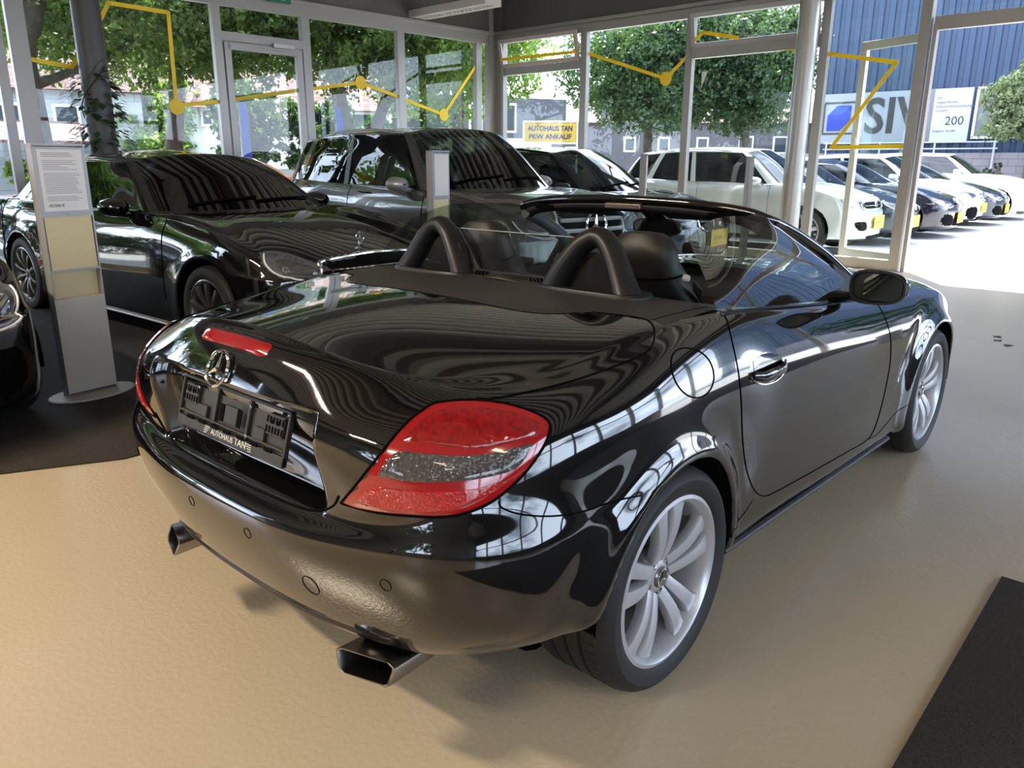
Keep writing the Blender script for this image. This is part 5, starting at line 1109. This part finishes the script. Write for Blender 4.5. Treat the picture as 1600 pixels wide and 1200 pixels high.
def leaves(blobs, n, size, rng, shell=.55):
    """n leaf quads scattered through ellipsoids (centre, radii)"""
    tot = sum(b[1][0]*b[1][1]*b[1][2] for b in blobs); vs = []
    for c, r in blobs:
        k = int(n*r[0]*r[1]*r[2]/tot)+1; d = rng.normal(size=(k, 3)); d /= np.linalg.norm(d, axis=1, keepdims=True); rad = rng.uniform(shell, 1.0, (k, 1))
        # gather into sprays
        ctr = d*rad; spr = rng.integers(0, max(1, k//14), k); cc = ctr[spr]+rng.normal(size=(k, 3))*.09
        vs.append(cc*np.array(r)+np.array(c))
    p = np.concatenate(vs); k = len(p); a = rng.normal(size=(k, 3)); a /= np.linalg.norm(a, axis=1, keepdims=True); b = np.cross(a, rng.normal(size=(k, 3))); b /= np.linalg.norm(b, axis=1, keepdims=True)
    s = size*rng.uniform(.6, 1.3, (k, 1)); q = np.stack([p-a*s, p+b*s*.55-a*s*.1, p+a*s, p-b*s*.55-a*s*.1], 1).reshape(-1, 3)
    mb = MB(); mb.v = [tuple(x) for x in q]; mb.f = [(4*i, 4*i+1, 4*i+2, 4*i+3) for i in range(k)]; mb.mi = [0]*k; return mb
def tree(name, lab, base, trunk, blobs, n, size, leaf, seed, cat='tree', group=None, r0=.16):
    t = thing(name, lab, cat, base, 0, group); rng = np.random.default_rng(seed); B = Vector(base)
    if trunk:
        mb = MB()
        for pts, ra, rb in trunk: pts = [Vector(p)-B for p in pts]; mb.tube(pts, [ra+(rb-ra)*i/(len(pts)-1) for i in range(len(pts))], 10)
        for c, r in blobs[:6]:
            top = Vector(trunk[0][0][-1])-B; e = Vector(c)-B; mb.tube([top, (top+e)/2+Vector((0, 0, .1)), e], [.06, .04, .015], 6)
        mb.build('trunk', BARK, t)
    m = leaves([((c[0]-B.x, c[1]-B.y, c[2]-B.z), r) for c, r in blobs], n, size, rng); m.build('foliage', leaf, t, smooth=0); return t
def crown(c, r, k, seed, fl=.8):
    g = np.random.default_rng(seed); out = []
    for _ in range(k):
        d = g.normal(size=3); d /= np.linalg.norm(d); q = r*g.uniform(.35, .8); out.append(((c[0]+d[0]*q, c[1]+d[1]*q, c[2]+d[2]*q*fl), (r*g.uniform(.32, .5),)*3))
    return out
G1 = 'street trees outside the left glass front'
tree('plane_tree', 'leaning tree trunk with leafy crown outside the leftmost panes', (3.2, 13.0, 0), [([(3.2, 13.0, 0), (3.1, 12.7, 1.8), (3.0, 12.5, 2.9), (3.5, 12.7, 4.2)], .22, .14), ([(3.05, 12.5, 2.5), (3.9, 12.6, 2.85), (4.8, 12.8, 3.3)], .08, .04)], crown((3.6, 12.9, 4.6), 2.2, 26, 1)+crown((2.2, 12.6, 4.2), 1.2, 8, 101)+[((2.5, 12.5, 3.2), (.5, .5, .4)), ((4.2, 12.9, 3.1), (.6, .5, .35))], 34000, .055, LEAF, 11, group=G1)
tree('plane_tree', 'street tree with full crown outside the pane right of the dark column', (6.2, 14.2, 0), [([(6.2, 14.2, 0), (5.9, 13.9, 1.6), (6.0, 13.8, 2.4), (6.3, 14.0, 4.2)], .20, .13)], crown((6.2, 14.0, 4.6), 2.5, 30, 2)+[((5.3, 13.7, 3.0), (.8, .6, .5)), ((7.3, 13.4, 2.75), (.7, .6, .45)), ((6.9, 13.6, 3.4), (.9, .8, .6))], 42000, .058, LEAF, 12, group=G1)
tree('plane_tree', 'street tree with forked trunk outside the pane right of the side door', (9.6, 12.9, 0), [([(9.6, 12.9, 0), (9.3, 12.7, 1.5), (9.0, 12.6, 2.6), (8.7, 12.6, 4.0)], .24, .12), ([(9.5, 12.8, 1.2), (9.9, 12.5, 2.2), (10.5, 12.4, 3.5)], .18, .10)], crown((9.2, 12.9, 4.5), 2.4, 30, 3)+[((8.3, 12.6, 3.0), (.7, .6, .5)), ((9.9, 12.4, 2.9), (.8, .7, .5))], 42000, .058, LEAF, 13, group=G1)
tree('plane_tree', 'street tree outside the corner of the two glass fronts', (12.4, 12.4, 0), [([(12.4, 12.4, 0), (12.2, 12.3, 1.7), (12.0, 12.1, 3.4)], .2, .12)], crown((11.9, 11.9, 4.2), 2.4, 30, 4)+[((10.9, 11.3, 2.9), (.8, .8, .5)), ((12.9, 11.3, 3.1), (.8, .8, .5))], 42000, .058, LEAFL, 14, group=G1)
tree('plane_tree', 'street tree beyond the left end of the glass front', (-1.5, 13.6, 0), [([(-1.5, 13.6, 0), (-1.5, 13.5, 2.4)], .2, .14)], crown((-1.5, 13.5, 4.0), 2.5, 24, 31), 22000, .075, LEAF, 31, group=G1)
tree('plane_tree', 'street tree farthest left along the street', (-6.2, 14.2, 0), [([(-6.2, 14.2, 0), (-6.2, 14.2, 2.4)], .2, .14)], crown((-6.2, 14, 4.0), 2.6, 24, 32), 20000, .08, LEAF, 32, group=G1)
tree('hedge', 'long unseen hedge, added left of the panelled house to darken reflections', (-4.5, 17.5, 0), None, [((x_, 17.5, .9), (1.1, .6, 1.0)) for x_ in np.arange(-11, 2, 1.2)], 26000, .08, LEAFD, 33, cat='hedge')  # out of view, added to cover bright ground in the saloon's reflection
tree('garden_tree', 'bright light green garden tree behind the street trees', (8.3, 21.5, 0), [([(8.3, 21.5, 0), (8.3, 21.5, 1.8)], .15, .1)], crown((8.3, 21.4, 2.3), 1.9, 14, 5)+crown((6.9, 20.5, 1.3), .9, 6, 6), 26000, .07, LEAFL, 15)
tree('garden_tree', 'tall darker garden tree at the back between the houses', (10.0, 26.0, 0), [([(10, 26, 0), (10, 26, 3)], .2, .1)], crown((9.8, 26, 4.6), 3.2, 16, 7)+crown((13.4, 24.8, 4.2), 2.4, 10, 77), 26000, .11, LEAF, 16)
tree('hedge', 'dark hedge outside behind the grey sport utility car', (11.0, 15.3, 0), None, crown((10.6, 15.6, 1.9), 1.3, 12, 8)+crown((12.9, 14.4, 1.9), 1.4, 12, 9)+crown((8.8, 15.8, 2.2), 1.3, 10, 10), 24000, .07, LEAFD, 17, cat='hedge')
tree('flower_bush', 'yellowish garden bush below the panelled house', (5.4, 19.4, 0), None, crown((5.4, 19.4, .95), .8, 8, 18), 5000, .06, LEAFL, 18, cat='bush')
G2 = 'big trees behind the outdoor row of cars'
tree('round_tree', 'dense dark tree behind the outdoor cars, left one of the pair', (17.9, 10.6, 0), [([(17.9, 10.6, 0), (17.8, 10.5, 2.4)], .17, .12)], crown((17.8, 10.5, 4.0), 2.3, 30, 21)+[((16.6, 10.4, 2.9), (.9, .9, .7)), ((19.0, 10.2, 2.9), (.9, .9, .7))], 60000, .062, LEAFD, 21, group=G2)
tree('round_tree', 'dense dark tree behind the outdoor cars, next to the round column', (19.3, 8.4, 0), [([(19.3, 8.4, 0), (19.2, 8.3, 1.5), (19.3, 8.4, 2.6)], .17, .12)], crown((19.3, 8.4, 4.0), 2.0, 30, 22)+[((18.7, 8.4, 2.6), (.7, .7, .6)), ((20.2, 8.0, 2.7), (.7, .7, .6))], 60000, .062, LEAFD, 22, group=G2)
tree('silver_tree', 'small silvery green tree at the right edge before the blue hall', (25.5, 2.62, 0), [([(25.5, 2.62, 0), (25.45, 2.66, 1.3), (25.5, 2.66, 3.8)], .10, .055)], crown((25.4, 2.95, 3.1), 1.15, 18, 23, 1.2)+crown((25.7, 2.4, 4.9), .85, 12, 24, 1.1), 20000, .058, LEAFS, 23)
tree('shrub', 'thin shrub before the grey block wall at the right', (26.3, 3.6, 0), [([(26.3, 3.6, 0), (26.3, 3.5, 1.1)], .03, .02)], crown((26.3, 3.6, 1.1), .45, 7, 25), 900, .05, LEAFD, 24, cat='bush')
# ---- blue hall with the sign
HX = 28.0; BLUEC = mat('blue_sheet_cladding', (.020, .040, .078), .5, metal=.1); hall = thing('blue_hall', 'dark blue corrugated hall with large white sign outside the entrance', 'building', (HX+3, 1.5, 0))
def P_(x, y, z): return (x-(HX+3), y-1.5, z)
mb = MB(); prof = []; y = -14.0
while y < 9.75: prof += [(HX, y), (HX, y+.17), (HX+.05, y+.20), (HX+.05, y+.33)]; y += .36
mb.grid(np.array([[P_(x, y_, z) for x, y_ in prof] for z in (1.72, 12)])); mb.box(P_(HX+4, -2.1, 6), (7.7, 23.7, 12)); mb.box(P_(HX+.1, 9.76, 6.8), (.25, .12, 10.2)); mb.build('cladding', BLUEC, hall, smooth=0)
mb = MB(); mb.box(P_(HX-.05, 7.28, 2.9), (.10, 4.86, 1.68)); sb = mb.build('sign_board', mat('sign_white', (.20, .22, .25), .45), hall, smooth=0)
mb = MB(); mb.box(P_(HX-.105, 5.42, 2.9), (.01, 1.12, 1.66)); mb.build('sign_panel', mat('sign_bright', (.33, .36, .40), .45), sb, smooth=0)
mb = MB(); mb.box(P_(HX-.105, 6.05, 2.9), (.01, .14, 1.66)); mb.build('sign_stripe', mat('sign_grey', (.12, .125, .14), .45), sb, smooth=0)
DG = mat('sign_dark_letter', (.022, .022, .024), .5)
Ms = lambda y_, z: frame(P_(HX-.112, y_, z), (0, -1, 0), (0, 0, 1))
text('lettering', 'SIV', 1.62, DG, Ms(7.18, 2.90), sb, ext=.01, sx=.92, bold=.028)
text('lettering', '200', .38, DG, Ms(5.30, 2.72), sb, ext=.004)
text('lettering', 'SIV\nSiegerländer\nIndustrieverpackungs\nGmbH', .13, mat('small_print', (.09, .09, .11), .5), Ms(5.90, 3.25), sb, ext=.003, align='LEFT')
text('lettering', 'Siegener Straße', .11, MATS['small_print'], Ms(5.92, 2.42), sb, ext=.003, align='LEFT')
mb = MB(); X_ = HX-.115; o2 = lambda y_, z: P_(X_, y_, z)
mb.prism([o2(9.42, 2.5), o2(9.42, 3.02), o2(9.10, 3.34), o2(8.62, 3.34), o2(8.62, 2.84), o2(8.94, 2.5)], (0, 0, 0), (-.012, 0, 0)); mb.build('logo_box', mat('logo_blue', (.004, .02, .22), .4), sb, smooth=0)
mb = MB(); mb.prism([o2(9.42, 3.02), o2(9.10, 3.34), o2(8.62, 3.34), o2(8.94, 3.02)], (-.013, 0, 0), (-.018, 0, 0)); mb.build('logo_lid', mat('logo_blue_light', (.01, .045, .32), .4), sb, smooth=0)
mb = MB()
for a, b_ in (((9.56, 2.42), (9.56, 3.42)), ((9.56, 3.44), (8.5, 3.44)), ((9.56, 2.40), (8.5, 2.40))): mb.bar(o2(*a), o2(*b_), .01, .06, up=(0, .7, .7)) if a[0] != b_[0] else mb.box(o2(a[0], (a[1]+b_[1])/2), (.01, .06, b_[1]-a[1]))
mb.build('logo_frame', DG, sb, smooth=0)
mb = MB(); mb.box(P_(HX-.04, 3.2, 2.95), (.06, 3.0, 1.5)); wn = mb.build('window', mat('hall_window', (.12, .14, .15), .15), hall, smooth=0)
mb = MB(); 
for z in (2.2, 3.7): mb.box(P_(HX-.08, 3.2, z), (.06, 3.1, .07))
for y_ in (4.72, 1.7): mb.box(P_(HX-.08, y_, 2.95), (.06, .07, 1.5))
mb.build('window_frame', WHITEPL, wn, smooth=0)
def brickmat(name, c, mo, sc, w_=.5, h_=.25):
    m = mat(name, c, .8); nt = m.node_tree; b = nt.nodes['Principled BSDF']; t = nt.nodes.new('ShaderNodeTexCoord'); br = nt.nodes.new('ShaderNodeTexBrick'); br.inputs['Scale'].default_value = sc
    mp_ = nt.nodes.new('ShaderNodeMapping'); mp_.inputs['Rotation'].default_value = (pi/2, 0, 0); sx_ = nt.nodes.new('ShaderNodeSeparateXYZ'); cb = nt.nodes.new('ShaderNodeCombineXYZ'); ad = nt.nodes.new('ShaderNodeMath')
    nt.links.new(t.outputs['Object'], sx_.inputs[0]); nt.links.new(sx_.outputs[0], ad.inputs[0]); nt.links.new(sx_.outputs[1], ad.inputs[1]); nt.links.new(ad.outputs[0], cb.inputs[0]); nt.links.new(sx_.outputs[2], cb.inputs[1]); nt.links.new(cb.outputs[0], br.inputs['Vector'])
    nt.nodes.remove(mp_); br.inputs['Color1'].default_value = (*c, 1); br.inputs['Color2'].default_value = (*[x*.88 for x in c], 1); br.inputs['Mortar'].default_value = (*mo, 1); br.inputs['Brick Width'].default_value = w_; br.inputs['Row Height'].default_value = h_; br.inputs['Mortar Size'].default_value = .012
    nt.links.new(br.outputs['Color'], b.inputs['Base Color']); return m
mb = MB(); mb.box((27.4, 0, .86), (.25, 26, 1.72)); tag(mb.build('block_wall', brickmat('block_stone', (.20, .185, .195), (.12, .11, .12), 1, .5, .22), smooth=0), 'grey block wall along the foot of the blue hall', 'wall')
fe = thing('railing', 'thin grey railing before the blue hall above the parked cars', 'railing', (27.2, 5, 0)); mb = MB()
for z in (1.85, 2.05): mb.tube([(0, -1.2, z), (0, 4.2, z)], .022, 6)
mb.build('rail', mat('rail_grey', (.35, .38, .42), .5), fe)
for y_ in (-1.1, .6, 2.3, 4.1): mb = MB(); mb.tube([(0, y_, .2), (0, y_, 2.1)], .03, 6); mb.build('post', MATS['rail_grey'], fe)
for k, y_ in enumerate((2.9, 6.6, 9.6)):
    mb = MB(); mb.tube([(27.1, y_, 0), (27.1, y_, 1.9)], .035, 8); tag(mb.build('fence_post', MATS['dark_frame']), ['dark steel post before the block wall, near the thin shrub', 'dark steel post before the block wall under the white sign', 'dark steel post before the block wall by the hall corner'][k], 'post', 'posts before the block wall')
# ---- grey works buildings behind the big trees
def works(name, lab, x0, y0, x1, y1, z1, m, wins, roof=0):
    t = thing(name, lab, 'building', ((x0+x1)/2, (y0+y1)/2, 0)); a, b = Vector((x0, y0, 0)), Vector((x1, y1, 0)); d = (b-a).normalized(); nn = Vector((d.y, -d.x, 0)); o = Vector(((x0+x1)/2, (y0+y1)/2, 0))
    if nn.dot(Vector((-1.7, -1.8, 0))-o) < 0: nn = -nn
    L_ = (b-a).length; mb = MB(); mb.bar(a-o-nn*2+V(0, 0, z1/2), b-o-nn*2+V(0, 0, z1/2), 4, z1); mb.build('wall', m, t, smooth=0)
    if roof:
        mb = MB(); mb.prism([tuple(a-o+nn*.25+V(0, 0, z1-.05)), tuple(a-o-nn*2+V(0, 0, z1+roof)), tuple(a-o-nn*4.2+V(0, 0, z1-.05))], -d*.3, d*(L_+.3)); mb.build('roof', ROOFT, t, smooth=0)
    for (s, z, w_, h_) in wins:
        c = a-o+d*s+nn*.02+V(0, 0, z); mb = MB(); mb.bar(c-d*w_/2, c+d*w_/2, .08, h_); f = mb.build('window', WHITEPL, t, smooth=0)
        mb = MB(); mb.bar(c-d*(w_/2-.07)+nn*.03, c+d*(w_/2-.07)+nn*.03, .04, h_-.14); mb.build('pane', mat('house_glass', (.05, .06, .07), .1), f, smooth=0)
    return t
def roofmat():
    m = brickmat('roof_tile', (.10, .045, .038), (.17, .12, .11), 1, .24, .16); return m
ROOFT = roofmat()
GW = mat('grey_render', (.085, .08, .09), .7, noise=(.8, .1)); DK = mat('slate_sheet', (.055, .06, .075), .6)
works('works_building', 'low grey works building seen behind the big trees', 22.8, 21.8, 32, 11.2, 3.0, GW, [(1.5, 2.0, .7, .9), (3.8, 1.6, .8, .8), (6.2, 2.1, .5, .6), (7.6, 2.1, .5, .6), (9.2, 2.1, .5, .6), (11, 2.1, .6, .7), (12.4, 2.1, .6, .7)], roof=.9)
works('slate_building', 'dark slate clad building behind the banner, with pale windows', 17.5, 19.4, 22.4, 17.0, 3.6, DK, [(.9, 2.9, .5, 1.0), (1.9, 2.9, .5, 1.0), (3.2, 2.9, .5, 1.0)], roof=0)
works('pale_building', 'pale yellow building low behind the banner', 15.2, 16.4, 18.6, 14.6, 2.1, mat('pale_yellow_render', (.62, .58, .38), .7), [(.6, 1.4, .5, .6), (1.6, 1.4, .5, .6), (2.8, 1.4, .5, .6)])
# houses on the left
HW = brickmat('panel_cladding', (.32, .35, .37), (.20, .23, .25), 1, .9, .32)
works('panelled_house', 'house with pale panel cladding and red tiled roof at the left', 2.4, 22.2, 8.2, 20.2, 3.15, HW, [(3.05, 2.35, .62, .82), (4.35, 2.35, .62, .82), (1.2, 2.35, .62, .82)], roof=2.2)
mb = MB(); mb.prism([(3.6, 19.2, 1.75), (6.6, 18.6, 1.75), (6.6, 20.4, 2.25), (3.6, 21.2, 2.25)], (0, 0, 0), (0, 0, .08)); tag(mb.build('porch_roof', ROOFT, smooth=0), 'low tiled porch roof before the panelled house', 'roof')
works('white_house', 'white rendered house with red tiled roof behind the street trees', 9.0, 20.2, 14.2, 17.3, 2.85, mat('white_render', (.66, .68, .70), .7), [(.9, 2.55, .35, .5), (1.2, 1.3, .3, .8), (3.5, 2.45, .75, .65), (5.2, 2.45, .75, .65), (3.6, 1.1, .9, .9)], roof=2.0)
mb = MB(); mb.box((12.6, 16.2, .6), (7, .3, 1.2), rot=(0, 0, R(-24))); tag(mb.build('garden_wall', mat('wall_concrete', (.45, .44, .42), .8), smooth=0), 'low concrete garden wall behind the orange hatchback', 'wall')
# advertising banner and beach flags
bn = thing('banner', 'yellow dealer banner on a white frame outside the corner panes', 'banner', (13.85, 10.8, 0)); u = Vector((13.44-14.21, 11.27-10.32, 0)).normalized()*-1
a = Vector((-.42, .50, 0)); b = Vector((.42, -.50, 0)); zt, zb = 2.30, 1.86
mb = MB(); mb.bar(a+V(0, 0, (zt+zb)/2), b+V(0, 0, (zt+zb)/2), .01, zt-zb); mb.build('banner_sheet', mat('banner_yellow', (.50, .34, .04), .5), bn, smooth=0)
mb = MB()
for p in (a, b): mb.tube([p+V(0, 0, .0), p+V(0, 0, zt+.04)], .022, 8)
for z in (zt+.03, zb-.03): mb.tube([a+V(0, 0, z), b+V(0, 0, z)], .018, 8)
mb.build('banner_frame', WHITEPL, bn)
M = frame(V(0, 0, 2.17)-Vector((.76, .65, 0))*.012, b-a, (0, 0, 1)); NV = mat('banner_letter', (.02, .018, .10), .5)
text('lettering', 'AUTOHAUS TAN', .165, NV, M, bn, ext=.003, bold=.004, sx=.86); text('lettering', 'PKW ANKAUF', .165, NV, M @ Matrix.Translation((0, -.19, 0)), bn, ext=.003, bold=.004, sx=.98)
for p, lab in (((6.4, 12.2, 0), 'blue and white feather flag outside the glazed side door'), ((8.45, 12.05, 0), 'blue and white feather flag outside the pane right of the side door')):
    f = thing('feather_flag', lab, 'flag', p); mb = MB(); mb.tube([(0, 0, 0), (0, 0, 2.4), (.06, 0, 2.65)], .018, 8); mb.build('pole', STEEL, f)
    mb = MB(); G = [[[xx*(.40 if z > 1.0 else .3)*(1 if z < 2.3 else .6), .03*sin(3*z+xx*4), z] for xx in (0, .25, .5)] for z in np.linspace(.7, 2.45, 9)]; mb.grid(np.array(G)); mb.build('flag_cloth', mat('flag_blue', (.02, .08, .42), .7), f)
for k, (x_, y_, r_) in enumerate(((-15, -3, 3.2), (-15.5, 4, 3.6), (-14.5, 10, 3.0), (-14, -10, 3))):
    tree('park_tree', ['park tree behind the back windows, south one', 'largest park tree behind the back windows', 'park tree behind the back corner, north one', 'park tree beyond the rear corner carpet'][k], (x_, y_, 0), [([(x_, y_, 0), (x_, y_, 2.6)], .2, .15)], crown((x_, y_, 3.6), r_, 16, 60+k), 7000, .16, LEAFD, 60+k, group='park trees behind the hall')
# ---------------------------------------------------------------- price stands, vine, leaves on the floor
ST = mat('stand_sheet', (.42, .39, .34), .45); ST2 = mat('stand_side', (.30, .29, .285), .4, metal=.2); PAPER = mat('price_sheet', (.60, .55, .51), .35); YEL = mat('cream_board', (.56, .45, .25), .6, noise=(4, .04)); INK = mat('print_ink', (.16, .14, .13), .6); ACR = glassmat('acrylic', (.92, .92, .92), .9)
def stand(p, ang, wd, lab, full=True):
    t = thing('price_stand', lab, 'stand', p, ang, 'price stands in the showroom'); H_ = 1.47; w2 = wd/2
    # the face looks along local -y
    mb = MB(); mb.box((0, 0, .315), (wd, .03, .57)); mb.build('lower_panel', ST, t, bevel=.003)
    mb = MB(); 
    for s in (-1, 1): mb.box((s*(w2-.004), .018, H_/2), (.008, .065, H_))
    mb.box((0, .045, H_/2), (wd, .008, H_)); mb.box((0, .015, H_), (wd, .07, .012)); mb.build('stand_frame', ST2, t, smooth=0)
    mb = MB(); mb.lathe([(.001, 0), (.255, 0), (.26, .006), (.255, .012), (.001, .014)], 48, axis='z'); o = mb.build('base_plate', ST, t); o.scale = (1.0, .62, 1)
    mb = MB(); mb.box((0, .028, .85), (wd-.02, .006, .56)); mb.build('back_board', YEL, t, smooth=0)
    mb = MB(); mb.box((0, -.006, .92), (wd-.03, .012, .305)); pk = mb.build('leaflet_pocket', YEL, t, smooth=0)
    mb = MB(); mb.box((0, -.014, 1.265), (wd-.012, .004, .385)); pf = mb.build('sheet_frame', ST2, t, smooth=0); mb = MB(); mb.box((0, -.012, .765), (wd-.008, .010, .014)); mb.build('pocket_lip', ST2, pk, smooth=0)
    mb = MB(); mb.box((0, -.018, 1.275), (wd-.05, .002, .34)); sh_ = mb.build('price_sheet', PAPER, t, smooth=0)
    if full:
        rnd = random.Random(5); ln = MB(); z = 1.425
        for k in range(25):
            if k in (3, 9, 21): z -= .012
            L_ = (wd-.09)*(rnd.uniform(.82, 1.0) if k > 8 else rnd.uniform(.45, .95)); hh = .0032 if k > 1 else .004
            if k in (24,): break
            ln.box((-(wd-.09)/2+L_/2, -.0195, z), (L_, .001, hh*.8)); z -= .0098
        tag(ln.build('print_lines', INK, sh_, smooth=0), kind='stuff')
        text('lettering', '43.950 €', .024, INK, frame((-.055, -.0205, 1.135), (1, 0, 0), (0, 0, 1)), sh_, ext=.0004, bold=.0004)
        text('lettering', 'TAN', .009, INK, frame((0, -.0175, 1.085), (1, 0, 0), (0, 0, 1)), sh_, ext=.0004)
    return t
stand((.055, 3.21, .008), R(8), .30, 'white price stand with printed price sheet and round foot, nearest at the left')
stand((3.07, 3.26, .008), R(15), .27, 'price stand with white sheet behind the left roll hoop', False)
stand((6.05, 3.1, .008), R(28), .25, 'narrow price stand seen above the middle of the windscreen frame', False)
stand((8.55, 3.03, 0), R(35), .25, 'narrow price stand at the right, before the silver white crossover', False)
# climbing plant on the dark column
c = pa(-7.20, 0, -.22); vn = thing('climbing_plant', 'dark green climbing plant wound round the dark column', 'plant', (c.x, c.y, 0)); rng = np.random.default_rng(4)
mb = MB(); stem = []
for k in range(60):
    t = k/59; a = 2.4+t*9; stem.append((cos(a)*.185, sin(a)*.185, .6+t*1.9))
mb.tube(stem, .008, 6); mb.tube([(-.18, -.1, 2.3), (0, -.19, 2.55), (.17, -.09, 2.62)], .003, 5); mb.build('stem', mat('vine_stem', (.03, .035, .015), .7), vn)
mb = MB()
for k in range(420):
    t = rng.uniform(0, 1)**1.3; z = .9+t*1.55; a = rng.uniform(0, 2*pi); sp = .03+.17*(1-t); r_ = .18+rng.uniform(0, sp*1.3); p = Vector((cos(a)*r_, sin(a)*r_, z)); d = Vector((cos(a), sin(a), rng.uniform(-.9, .3))).normalized(); s_ = d.cross(V(0, 0, 1)).normalized(); L_ = rng.uniform(.09, .16); w_ = L_*.36; dn = V(0, 0, -.02)
    mb.add([p, p+d*L_*.45+s_*w_, p+d*L_+dn, p+d*L_*.45-s_*w_, p+d*L_*.5+V(0, 0, .008)], [(0, 1, 4), (1, 2, 4), (2, 3, 4), (3, 0, 4)])
tag(mb.build('leaf', mat('vine_leaf', (.02, .045, .018), .35), vn, smooth=0), kind='stuff')
# dry leaves and a stain on the floor
for k, (x_, y_) in enumerate(((8.6, -.9), (8.9, -.45), (7.2, -.6))):
    mb = MB(); rg = random.Random(k+20); ring = [(x_+cos(a)*rg.uniform(.03, .07), y_+sin(a)*rg.uniform(.02, .05), .004+rg.uniform(0, .01)) for a in [2*pi*i/9 for i in range(9)]]; mb.prism(ring, (0, 0, 0), (0, 0, .002))
    tag(mb.build('dry_leaf', mat('dry_leaf', (.10, .07, .03), .8), smooth=0), ['dry leaf on the sunlit strip, far right', 'dry leaf on the sunlit strip, the more inward one', 'dry leaf on the floor before the sunlit strip'][k], 'leaf', 'dry leaves on the bright floor')
for k, (u_, v_) in enumerate(((5.64, -.62), (5.50, -.72), (5.80, -.58))):
    mb = MB(); rg = random.Random(k+40); ring = [(u_+cos(a)*rg.uniform(.02, .075), v_+sin(a)*rg.uniform(.02, .05), .0008) for a in [2*pi*i/11 for i in range(11)]]; mb.prism(ring, (0, 0, 0), (0, 0, .0012))
    tag(mb.build('floor_crumb', mat('crumb_black', (.02, .02, .02), .8), smooth=0), ['black scrap on the floor right of the front wheel, middle of three', 'black scrap on the floor right of the front wheel, nearest of three', 'black scrap on the floor right of the front wheel, farthest of three'][k], 'scrap', 'black scraps on the floor')

# potted palm in the right part of the hall (seen mirrored in the front wing)
pl = thing('potted_palm', 'potted palm on the hall floor right of the convertible, mirrored in its front wing', 'plant', (6.4, -2.15, 0)); mb = MB(); mb.lathe([(.001, 0), (.16, 0), (.21, .38), (.19, .38), (.18, .34), (.001, .34)], 28, axis='z'); mb.build('pot', mat('pot_grey', (.25, .24, .23), .6), pl)
for k in range(16):
    a = 2*pi*k/16+rng.uniform(-.2, .2); ln_ = rng.uniform(.45, .75); P_2 = []
    for t in np.linspace(0, 1, 8):
        c_ = Vector((cos(a)*ln_*t, sin(a)*ln_*t, .45+.75*sin(t*1.9)*(.6+.4*rng.uniform(.8, 1.2)))); P_2.append(c_)
    mb = MB()
    for i in range(1, 8):
        d = (P_2[i]-P_2[i-1]).normalized(); s_ = d.cross(V(0, 0, 1)).normalized(); L_ = .20*(1-.6*abs(i/7-.5))
        for q in (-1, 1): mb.add([P_2[i], P_2[i]+s_*q*L_*.5+d*.06+V(0, 0, .01), P_2[i]+s_*q*L_+d*.10-V(0, 0, .04), P_2[i]+s_*q*L_*.5+d*.02], [(0, 1, 2, 3)])
    mb.tube(P_2, .005, 5); mb.build('frond', mat('palm_leaf', (.05, .17, .03), .4), pl, smooth=0)
